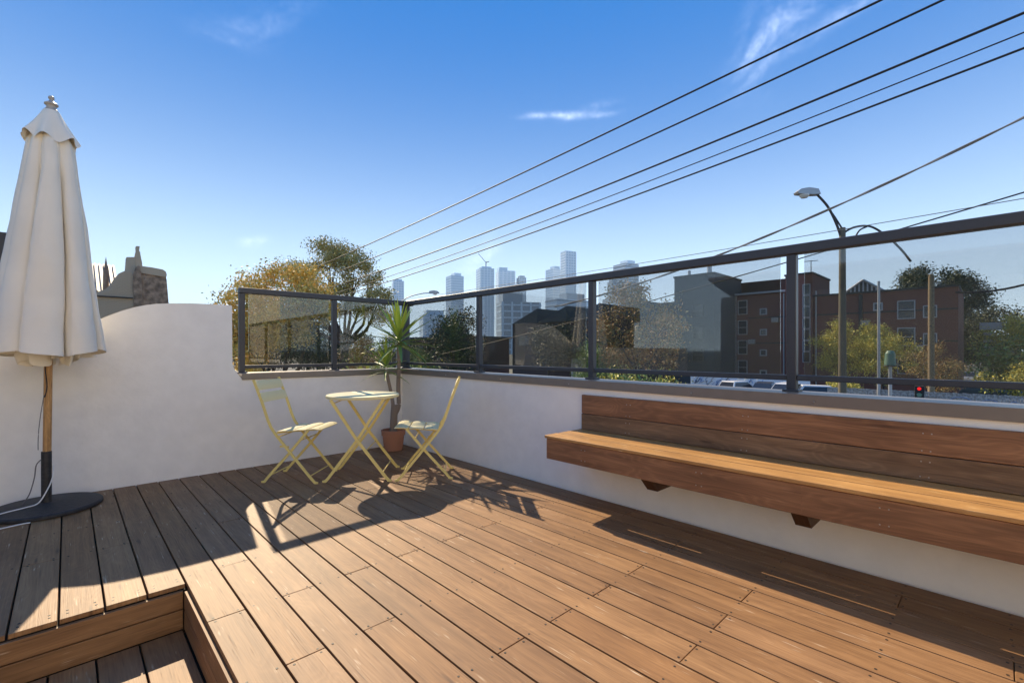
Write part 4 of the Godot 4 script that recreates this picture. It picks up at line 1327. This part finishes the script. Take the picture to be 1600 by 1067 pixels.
	for i in 13:
		var o2 := part("weatherboard", bx(Vector3.ZERO, Vector3(0.025, 0.215, 6.2), 0.003), M.weatherboard, side, Vector3(-0.025, -0.2 + i * 0.19, 0))
		o2.rotation.z = -0.07
	# unseen house front, added to throw warm light back over the terrace
	var hs := thing("added_house_front", "unseen pale house front added behind the stair to throw light back", "house", Vector3(-0.4, 0, 2.2))
	part("wall", bx(Vector3(0, 1.2, 0.3), Vector3(8.4, 5.2, 0.6)), M.render_white, hs)
	part("coping", bx(Vector3(0, 3.86, 0.3), Vector3(8.5, 0.12, 0.7), 0.01), M.cap_metal, hs)
	for x in [-2.3, 2.2]:
		var fr := part("window", bx(Vector3(0, 0, -0.01), Vector3(1.4, 1.5, 0.08), 0.01), M.powder_coat, hs, Vector3(x, 1.6, 0))
		part("pane", bx(Vector3(0, 0, -0.055), Vector3(1.26, 1.36, 0.012)), M.window_glass, fr)
	var rf := part("roof", bx(Vector3.ZERO, Vector3(2.2, 0.06, 6.6)), M.roof_iron, side, Vector3(-0.9, 2.5, 0))
	rf.rotation.z = 0.2


# ---------------------------------------------------------------- street

func wire(called: String, label: String, x: float, pts: Array, r: float, m: Material, group: String, twisted := false) -> void:
	# pts: (z, y) samples; the line hangs in the plane x = const and follows a parabola through them
	var o := thing(called, label, "wire", Vector3(x, 0, 0), 0.0, group)
	var sz := [0.0, 0.0, 0.0, 0.0, 0.0]
	var sy := [0.0, 0.0, 0.0]
	for p in pts:
		for k in 5:
			sz[k] += pow(p[0], k)
		for k in 3:
			sy[k] += p[1] * pow(p[0], k)
	var A := Basis(Vector3(sz[0], sz[1], sz[2]), Vector3(sz[1], sz[2], sz[3]), Vector3(sz[2], sz[3], sz[4]))
	var q := A.inverse() * Vector3(sy[0], sy[1], sy[2])
	var lo: float = pts[0][0]
	var hi: float = pts[0][0]
	for p in pts:
		lo = minf(lo, p[0])
		hi = maxf(hi, p[0])
	var ends: Array = pts[0][2] if pts[0].size() > 2 else [lo, hi]
	var strands := 2 if twisted else 1
	for w in strands:
		var path := []
		var n := 160 if twisted else 40
		for i in n + 1:
			var z: float = lerpf(ends[0], ends[1], float(i) / n)
			var off := Vector3.ZERO
			if twisted:
				var a := z * 5.5 + w * PI
				off = Vector3(cos(a), sin(a), 0) * r * 0.8
			path.append(Vector3(0, q.x + q.y * z + q.z * z * z, z) + off)
		part("strand", tb(path, r, 6), m, o)


func make_wires() -> void:
	var grp := "overhead power lines"
	wire("power_line", "uppermost black overhead power line crossing the sky", 7.4, [[-1.024, 5.537, [-28.5, 3.0]], [-4.402, 5.262], [-10.203, 4.912], [-15.284, 4.738], [-28.5, 4.3]], 0.015, M.wire, grp)
	wire("power_line", "second black overhead power line from the top", 8.0, [[-0.476, 5.553, [-28.5, 3.0]], [-3.508, 5.236], [-8.338, 4.9], [-14.811, 4.508], [-28.5, 4.1]], 0.015, M.wire, grp)
	wire("power_line", "third black overhead power line from the top", 7.41, [[0.215, 4.758, [-28.5, 3.0]], [-2.009, 4.487], [-5.849, 4.159], [-12.892, 3.792], [-28.5, 3.5]], 0.015, M.wire, grp)
	wire("power_line", "thin fourth black overhead power line, between two thicker ones", 8.01, [[0.233, 4.809, [-28.5, 3.0]], [-2.172, 4.536], [-6.323, 4.17], [-13.938, 3.708], [-28.5, 3.35]], 0.009, M.wire, grp)
	wire("power_line", "lowest of the five black overhead power lines, with a small clamp", 8.6, [[0.25, 4.848, [-28.5, 3.0]], [-2.335, 4.646], [-6.797, 4.221], [-14.983, 3.696], [-28.5, 3.3]], 0.015, M.wire, grp)
	wire("service_cable", "twisted grey service cable dipping to the handrail", 6.0, [[0.175, 3.142, [-5.2, 2.5]], [-0.015, 3.041], [-0.295, 2.958], [-0.624, 2.833], [-0.925, 2.745], [-1.257, 2.645], [-1.752, 2.522], [-2.263, 2.348], [-5.2, 1.85]], 0.008, M.cable_grey, "", true)
	wire("guy_wire", "thin straight wire just above the handrail with a small clamp", 9.0, [[-6.008, 2.998, [-30.0, 4.0]], [-2.444, 3.044], [-1.245, 3.051], [0.262, 3.087], [-30.0, 3.4]], 0.006, M.cable_grey, "")
	wire("service_cable", "black cable slanting down behind the glass panes", 12.0, [[-2.478, 3.304, [-17.0, 0.5]], [-3.064, 3.15], [-6.058, 2.75], [-10.027, 1.918], [-17.026, 0.961]], 0.014, M.wire, "")
	wire("service_cable", "thick black cable crossing the sky at the right edge", 14.0, [[-0.349, 2.351, [-0.6, 3.0]], [0.049, 2.365], [0.407, 2.438]], 0.024, M.wire, "")
	# pole that carries the lines at their far end
	var p := thing("power_pole", "grey power pole seen through the end pane under the trees", "pole", Vector3(7.9, GROUND, -28.6))
	part("shaft", tb([Vector3(0, 0, 0), Vector3(0, 7.9, 0)], [0.17, 0.11], 10), M.timber_pole, p)
	part("crossarm", bx(Vector3(0, 7.42, 0), Vector3(1.7, 0.12, 0.12)), M.timber_pole, p)
	part("crossarm", bx(Vector3(0, 6.6, 0), Vector3(1.7, 0.12, 0.12)), M.timber_pole, p)


func lamp_head(parent: Node, at: Vector3, turn: float) -> void:
	var s := Shape.new()
	s.prism(PackedVector2Array([Vector2(0, 0), Vector2(0.35, -0.02), Vector2(0.95, 0.02), Vector2(1.0, 0.1), Vector2(0.85, 0.22), Vector2(0.5, 0.28), Vector2(0.1, 0.22)]), -0.16, 0.16)
	var o := part("lamp_head", s, M.galvanised, parent, at)
	o.rotation.y = turn
	var bowl := Shape.new()
	bowl.lathe(Vector3(0.62, -0.01, 0), [Vector2(0, -0.15), Vector2(0.12, -0.12), Vector2(0.19, -0.04), Vector2(0.2, 0.02)], 14)
	part("lens", bowl, M.lens, o)


func make_street() -> void:
	var g := GROUND
	structure("ground", bx(Vector3(0, g - 0.25, 0), Vector3(6400, 0.5, 6400)), M.earth)
	structure("road", bx(Vector3(32, g + 0.002, -120), Vector3(34, 0.02, 400)), M.asphalt)
	structure("footpath", bx(Vector3(12, g + 0.06, -120), Vector3(4.5, 0.12, 400)), M.concrete)
	structure("footpath", bx(Vector3(55, g + 0.06, -120), Vector3(9, 0.12, 400)), M.concrete)
	for k in 30:
		if k % 1 == 0:
			structure("lane_marking", bx(Vector3(26.0, g + 0.016, -4 - k * 9.0), Vector3(0.15, 0.008, 3.0)), M.white_paint)
	# tall street lamp on the road side, arm reaching left and a second arm drooping right
	var L := thing("street_lamp", "tall brown street lamp whose arm rises above the handrail", "street lamp", Vector3(24.13, g, -4.56))
	part("pole", tb([Vector3(0, 0, 0), Vector3(0, 9.6, 0)], [0.17, 0.12], 14), M.lamp_pole, L)
	var a := Vector3(-0.917, 0, -0.88) / 1.27
	part("arm", tb(smooth([Vector3(0, 9.0, 0) , a * 0.25 + Vector3(0, 9.75, 0), a * 0.62 + Vector3(0, 10.5, 0), a * 1.1 + Vector3(0, 11.05, 0)]), 0.05, 8), M.dark_trim, L)
	part("arm_brace", tb(smooth([Vector3(0, 9.55, 0), a * 0.35 + Vector3(0, 10.1, 0), a * 0.6 + Vector3(0, 10.45, 0)]), 0.035, 8), M.dark_trim, L)
	lamp_head(L, a * 1.02 + Vector3(0, 11.02, 0), atan2(-a.z, a.x))
	var r := Vector3(2.07, 0, 1.99) / 2.87
	part("arm", tb(smooth([Vector3(0, 9.35, 0), r * 0.5 + Vector3(0, 9.62, 0), r * 1.2 + Vector3(0, 9.66, 0), r * 1.9 + Vector3(0, 9.25, 0), r * 2.5 + Vector3(0, 8.7, 0), r * 2.95 + Vector3(0, 8.15, 0)]), 0.045, 8), M.dark_trim, L)
	part("arm_brace", tb(smooth([r * 0.55 + Vector3(0, 9.2, 0), r * 0.75 + Vector3(0, 9.5, 0), r * 1.05 + Vector3(0, 9.65, 0)]), 0.035, 8), M.dark_trim, L)
	# double-armed lamp far down the street
	var D := thing("street_lamp", "double-armed grey street lamp far down the street behind the yucca", "street lamp", Vector3(22.6, g, -39.3))
	part("pole", tb([Vector3(0, 0, 0), Vector3(0, 9.0, 0)], [0.14, 0.08], 10), M.galvanised, D)
	var e := Vector3(0.72, 0, 0.69)
	part("arm", tb(smooth([Vector3(0, 8.6, 0), e * 1.0 + Vector3(0, 9.35, 0), e * 2.3 + Vector3(0, 9.72, 0), e * 3.2 + Vector3(0, 9.78, 0)]), 0.05, 8), M.galvanised, D)
	part("arm", tb(smooth([Vector3(0, 8.6, 0), e * -0.8 + Vector3(0, 9.1, 0), e * -2.0 + Vector3(0, 9.6, 0)]), 0.05, 8), M.galvanised, D)
	lamp_head(D, e * 3.0 + Vector3(0, 9.74, 0), atan2(-e.z, e.x))
	lamp_head(D, e * -1.9 + Vector3(0, 9.55, 0), atan2(e.z, -e.x))
	# poles and signals
	var w := thing("timber_pole", "stout sandy timber pole before the cypress trees", "pole", Vector3(43.04, g, -3.05))
	part("shaft", tb([Vector3(0, 0, 0), Vector3(0, 9.4, 0), Vector3(0, 9.6, 0)], [0.19, 0.16, 0.1], 12), M.timber_pole, w)
	part("pole_step", bx(Vector3(-0.3, 6.0, 0), Vector3(0.3, 0.08, 0.08)), M.dark_trim, w)
	var v := thing("slim_pole", "slim pale galvanised pole in front of the brick apartments", "pole", Vector3(37.9, g, -5.21))
	part("shaft", tb([Vector3(0, 0, 0), Vector3(0, 8.8, 0)], [0.1, 0.07], 10), M.galvanised, v)
	var sg := thing("traffic_signal", "green backed traffic signal on a pole before the apartments", "traffic light", Vector3(23.06, g, -2.82))
	part("post", tb([Vector3(0, 0, 0), Vector3(0, 3.8, 0)], 0.06, 10), M.galvanised, sg)
	var hd := Shape.new()
	hd.lathe(Vector3(0, 3.72, 0), [Vector2(0, 0), Vector2(0.18, 0), Vector2(0.19, 0.05), Vector2(0.16, 0.48), Vector2(0.1, 0.58), Vector2(0, 0.6)], 14)
	part("signal_box", hd, M.signal_green, sg)
	part("signal_rim", tb([Vector3(0, 3.74, 0), Vector3(0, 3.70, 0)], 0.2, 14), M.dark_trim, sg)
	var rl := thing("traffic_signal", "small black traffic light showing red above the graffiti fence", "traffic light", Vector3(36.5, g, -3.1))
	part("post", tb([Vector3(0, 0, 0), Vector3(0, 1.9, 0)], 0.05, 8), M.galvanised, rl)
	part("signal_box", bx(Vector3(0, 1.85, 0), Vector3(0.28, 0.75, 0.42), 0.02), M.tyre, rl)
	var red := mat("signal_red", 0.8, 0.03, 0.02, 0.4)
	red.emission_enabled = true
	red.emission = Color(1.0, 0.06, 0.04)
	red.emission_energy_multiplier = 0.35
	part("red_light", tb([Vector3(-0.14, 2.06, 0), Vector3(-0.17, 2.06, 0)], 0.09, 14), red, rl)
	part("green_lens", tb([Vector3(-0.14, 1.7, 0), Vector3(-0.17, 1.7, 0)], 0.12, 14), M.signal_green, rl)
	var sn := thing("pylon_sign", "white-topped pylon sign among the dark trees at the right edge", "sign", Vector3(70.5, g, -0.31))
	part("post", bx(Vector3(0.2, 2.6, 0), Vector3(0.15, 5.2, 0.3)), M.dark_trim, sn)
	part("top_board", bx(Vector3(0, 6.9, 0), Vector3(0.25, 0.75, 1.7), 0.05), M.white_paint, sn)
	for i in 4:
		part("lower_board", bx(Vector3(0, 6.1 - i * 0.75, -0.1), Vector3(0.2, 0.3, 0.9), 0.03), M.paling, sn)
	# paling fence with painted loops, and the painted wall further left
	var fn := thing("paling_fence", "grey paling fence with blue painted loops at the lower right", "fence", Vector3(38, g, -8.0))
	var s := Shape.new()
	rng.seed = 77
	for i in 190:
		s.box(Vector3(rng.randf_range(-0.01, 0.01), 0.9 + rng.randf_range(-0.02, 0.02), i * 0.105), Vector3(0.02, 1.8, 0.095))
	tag(part("paling", s, M.paling, fn), "", "", "", "stuff")
	for i in 9:
		part("fence_post", bx(Vector3(0.08, 0.85, i * 2.4), Vector3(0.1, 1.7, 0.1)), M.timber_pole, fn)
	for y in [0.4, 1.4]:
		part("fence_rail", bx(Vector3(0.05, y, 10.0), Vector3(0.05, 0.09, 20.0)), M.timber_pole, fn)
	for k in [[6.6, 1.15, 0.55, 0.42], [7.8, 1.1, 0.5, 0.38], [8.75, 1.05, 0.28, 0.4], [2.9, 1.2, 0.3, 0.2], [3.5, 1.25, 0.25, 0.2], [0.9, 1.2, 0.3, 0.2], [1.6, 1.2, 0.3, 0.22]]:
		var path := []
		for i in 19:
			var t := PI * i / 18.0 * 1.1 - 0.15
			path.append(Vector3(-0.028, k[1] + sin(t) * k[3], k[0] + cos(t) * k[2]))
		part("painted_loop", tb(path, 0.035, 5, 0.3), M.graffiti_blue if k[0] > 5.0 else M.graffiti_dark, fn)
	for k in 9:
		part("painted_loop", tb([Vector3(-0.028, 1.55 - 0.1 * (k % 2), 4.2 + k * 0.16), Vector3(-0.028, 1.3 + 0.1 * (k % 3), 4.28 + k * 0.16), Vector3(-0.028, 1.5, 4.36 + k * 0.16)], 0.02, 4, 0.3), M.graffiti_dark, fn)
	var mw := thing("painted_wall", "low wall covered with blue and white graffiti behind the parked cars", "wall", Vector3(48, g, -22.0))
	part("wall", bx(Vector3(0.1, 0.85, 5.0), Vector3(0.2, 1.7, 11.0)), M.graffiti_white, mw)
	rng.seed = 31
	for i in 46:
		var z := rng.randf_range(-0.3, 7.0)
		var y := rng.randf_range(0.5, 1.5)
		var path := []
		var ph := rng.randf() * TAU
		for j in 9:
			var t := ph + j * 0.5
			path.append(Vector3(-0.012, clampf(y + sin(t) * 0.3, 0.1, 1.62), z + cos(t * 0.8) * rng.randf_range(0.2, 0.4)))
		part("painted_stroke", tb(path, rng.randf_range(0.04, 0.1), 5, 0.2), [M.graffiti_blue, M.graffiti_blue, M.graffiti_dark, M.tower_pale][i % 4], mw)


func car(label: String, at: Vector3, turn: float, body: Material, tall: float) -> void:
	var c := thing("parked_car", label, "car", at, turn, "cars parked across the road")
	# local +z is the front
	var s := Shape.new()
	var side := PackedVector2Array([Vector2(-2.1, 0.35), Vector2(-1.75, 0.25), Vector2(1.75, 0.25), Vector2(2.1, 0.35), Vector2(2.15, 0.6), Vector2(2.05, 0.8), Vector2(1.1, 0.93), Vector2(-1.9, 0.95), Vector2(-2.12, 0.85)])
	s.prism(side, -0.85, 0.85, Vector3.ZERO, Vector3.BACK, Vector3.UP, Vector3.RIGHT)
	part("body", s, body, c)
	var q := Shape.new()
	q.hexa([Vector3(-0.82, 0.93, -1.95), Vector3(0.82, 0.93, -1.95), Vector3(0.82, 0.91, 1.15), Vector3(-0.82, 0.91, 1.15), Vector3(-0.62, tall, -1.5), Vector3(0.62, tall, -1.5), Vector3(0.62, tall - 0.02, 0.35), Vector3(-0.62, tall - 0.02, 0.35)])
	part("cabin", q, body, c)
	var k := (tall - 0.93)
	for sx in [-1, 1]:
		var w := Shape.new()
		var f := func(u: float, z0: float, z1: float) -> Vector3: return Vector3(sx * (0.825 - 0.2 * u), 0.93 + k * u, lerpf(z0, z1, u))
		w.quad(f.call(0.12, -1.75, -1.35), f.call(0.12, 0.95, 0.22), f.call(0.85, 0.95, 0.22), f.call(0.85, -1.75, -1.35), Vector3(sx, 0.2, 0))
		part("side_window", w, M.window_glass, c)
	for e in [[1.155, 0.355, 1], [-1.955, -1.505, -1]]:
		var w := Shape.new()
		var f := func(u: float, sx: float) -> Vector3: return Vector3(sx * (0.76 - 0.18 * u), 0.93 + k * u, lerpf(e[0], e[1], u) + e[2] * 0.006)
		w.quad(f.call(0.1, -1), f.call(0.1, 1), f.call(0.88, 1), f.call(0.88, -1), Vector3(0, 0.5, e[2]))
		part("windscreen" if e[2] > 0 else "rear_window", w, M.window_glass, c)
	for sx in [-1, 1]:
		for z in [-1.3, 1.35]:
			var t := part("wheel", tb([Vector3(-0.1, 0, 0), Vector3(0.1, 0, 0)], 0.32, 18), M.tyre, c, Vector3(sx * 0.78, 0.32, z))
			part("rim", tb([Vector3(-0.105, 0, 0), Vector3(0.105, 0, 0)], 0.2, 14), M.galvanised, t)
		part("headlight", bx(Vector3(sx * 0.62, 0.68, 2.1), Vector3(0.34, 0.14, 0.08), 0.02), M.lens, c)
		part("tail_light", bx(Vector3(sx * 0.68, 0.74, -2.11), Vector3(0.26, 0.2, 0.06), 0.02), M.tail_red, c)
		part("mirror", bx(Vector3(sx * 0.95, 0.98, 0.75), Vector3(0.18, 0.12, 0.1), 0.03), body, c)
	part("number_plate", bx(Vector3(0, 0.6, -2.13), Vector3(0.42, 0.12, 0.02)), M.white_paint, c)


func make_cars() -> void:
	var g := GROUND
	car("white hatchback parked before the graffiti wall", Vector3(44, g, -16.1), deg_to_rad(75), M.car_white, 1.6)
	car("dark car parked between the white hatchback and the white van", Vector3(44.5, g, -14.2), deg_to_rad(-80), M.car_dark, 1.5)
	car("white car half hidden by the post above the bench", Vector3(43.5, g, -12.2), deg_to_rad(-95), M.car_white, 1.6)
	car("long white car parked side on right of the post above the bench", Vector3(43.5, g, -9.4), deg_to_rad(20), M.car_white, 1.55)
	car("pale silver car parked nose out right of the apartments", Vector3(85, g, -2.2), deg_to_rad(-100), M.car_silver, 1.6)
	car("white car parked nose out nearest the right edge", Vector3(83, g, 0.6), deg_to_rad(-98), M.car_white, 1.6)


func _ready() -> void:
	rng.seed = 20
	make_view()
	make_materials()
	make_deck()
	make_walls()
	make_street()
	make_buildings()
	make_city()
	balustrade("short tinted glass balustrade on the back wall between tall white wall and corner", Vector3(1.212, 0, RAIL_Z), 0.0, [0.0, 0.904, RAIL_X - 1.212 - 0.04], 0.09, 0.0)
	balustrade("long tinted glass balustrade on the right-hand wall above the bench", Vector3(RAIL_X, 0, -5.03), -PI / 2, [0.0, 1.392, 2.80, 4.217, 5.63, 6.95], 0.0, 0.0053)
	make_bench()
	make_umbrella()
	make_chair("left yellow folding chair facing the table, back against the white wall", Vector3(1.466, 0, -4.196), deg_to_rad(45))
	make_chair("right yellow folding chair facing the table, in front of the pot", Vector3(2.31, 0, -3.516), deg_to_rad(-127.7))
	make_table()
	make_yucca()
	rng.seed = 99
	make_trees()
	make_wires()
	make_cars()
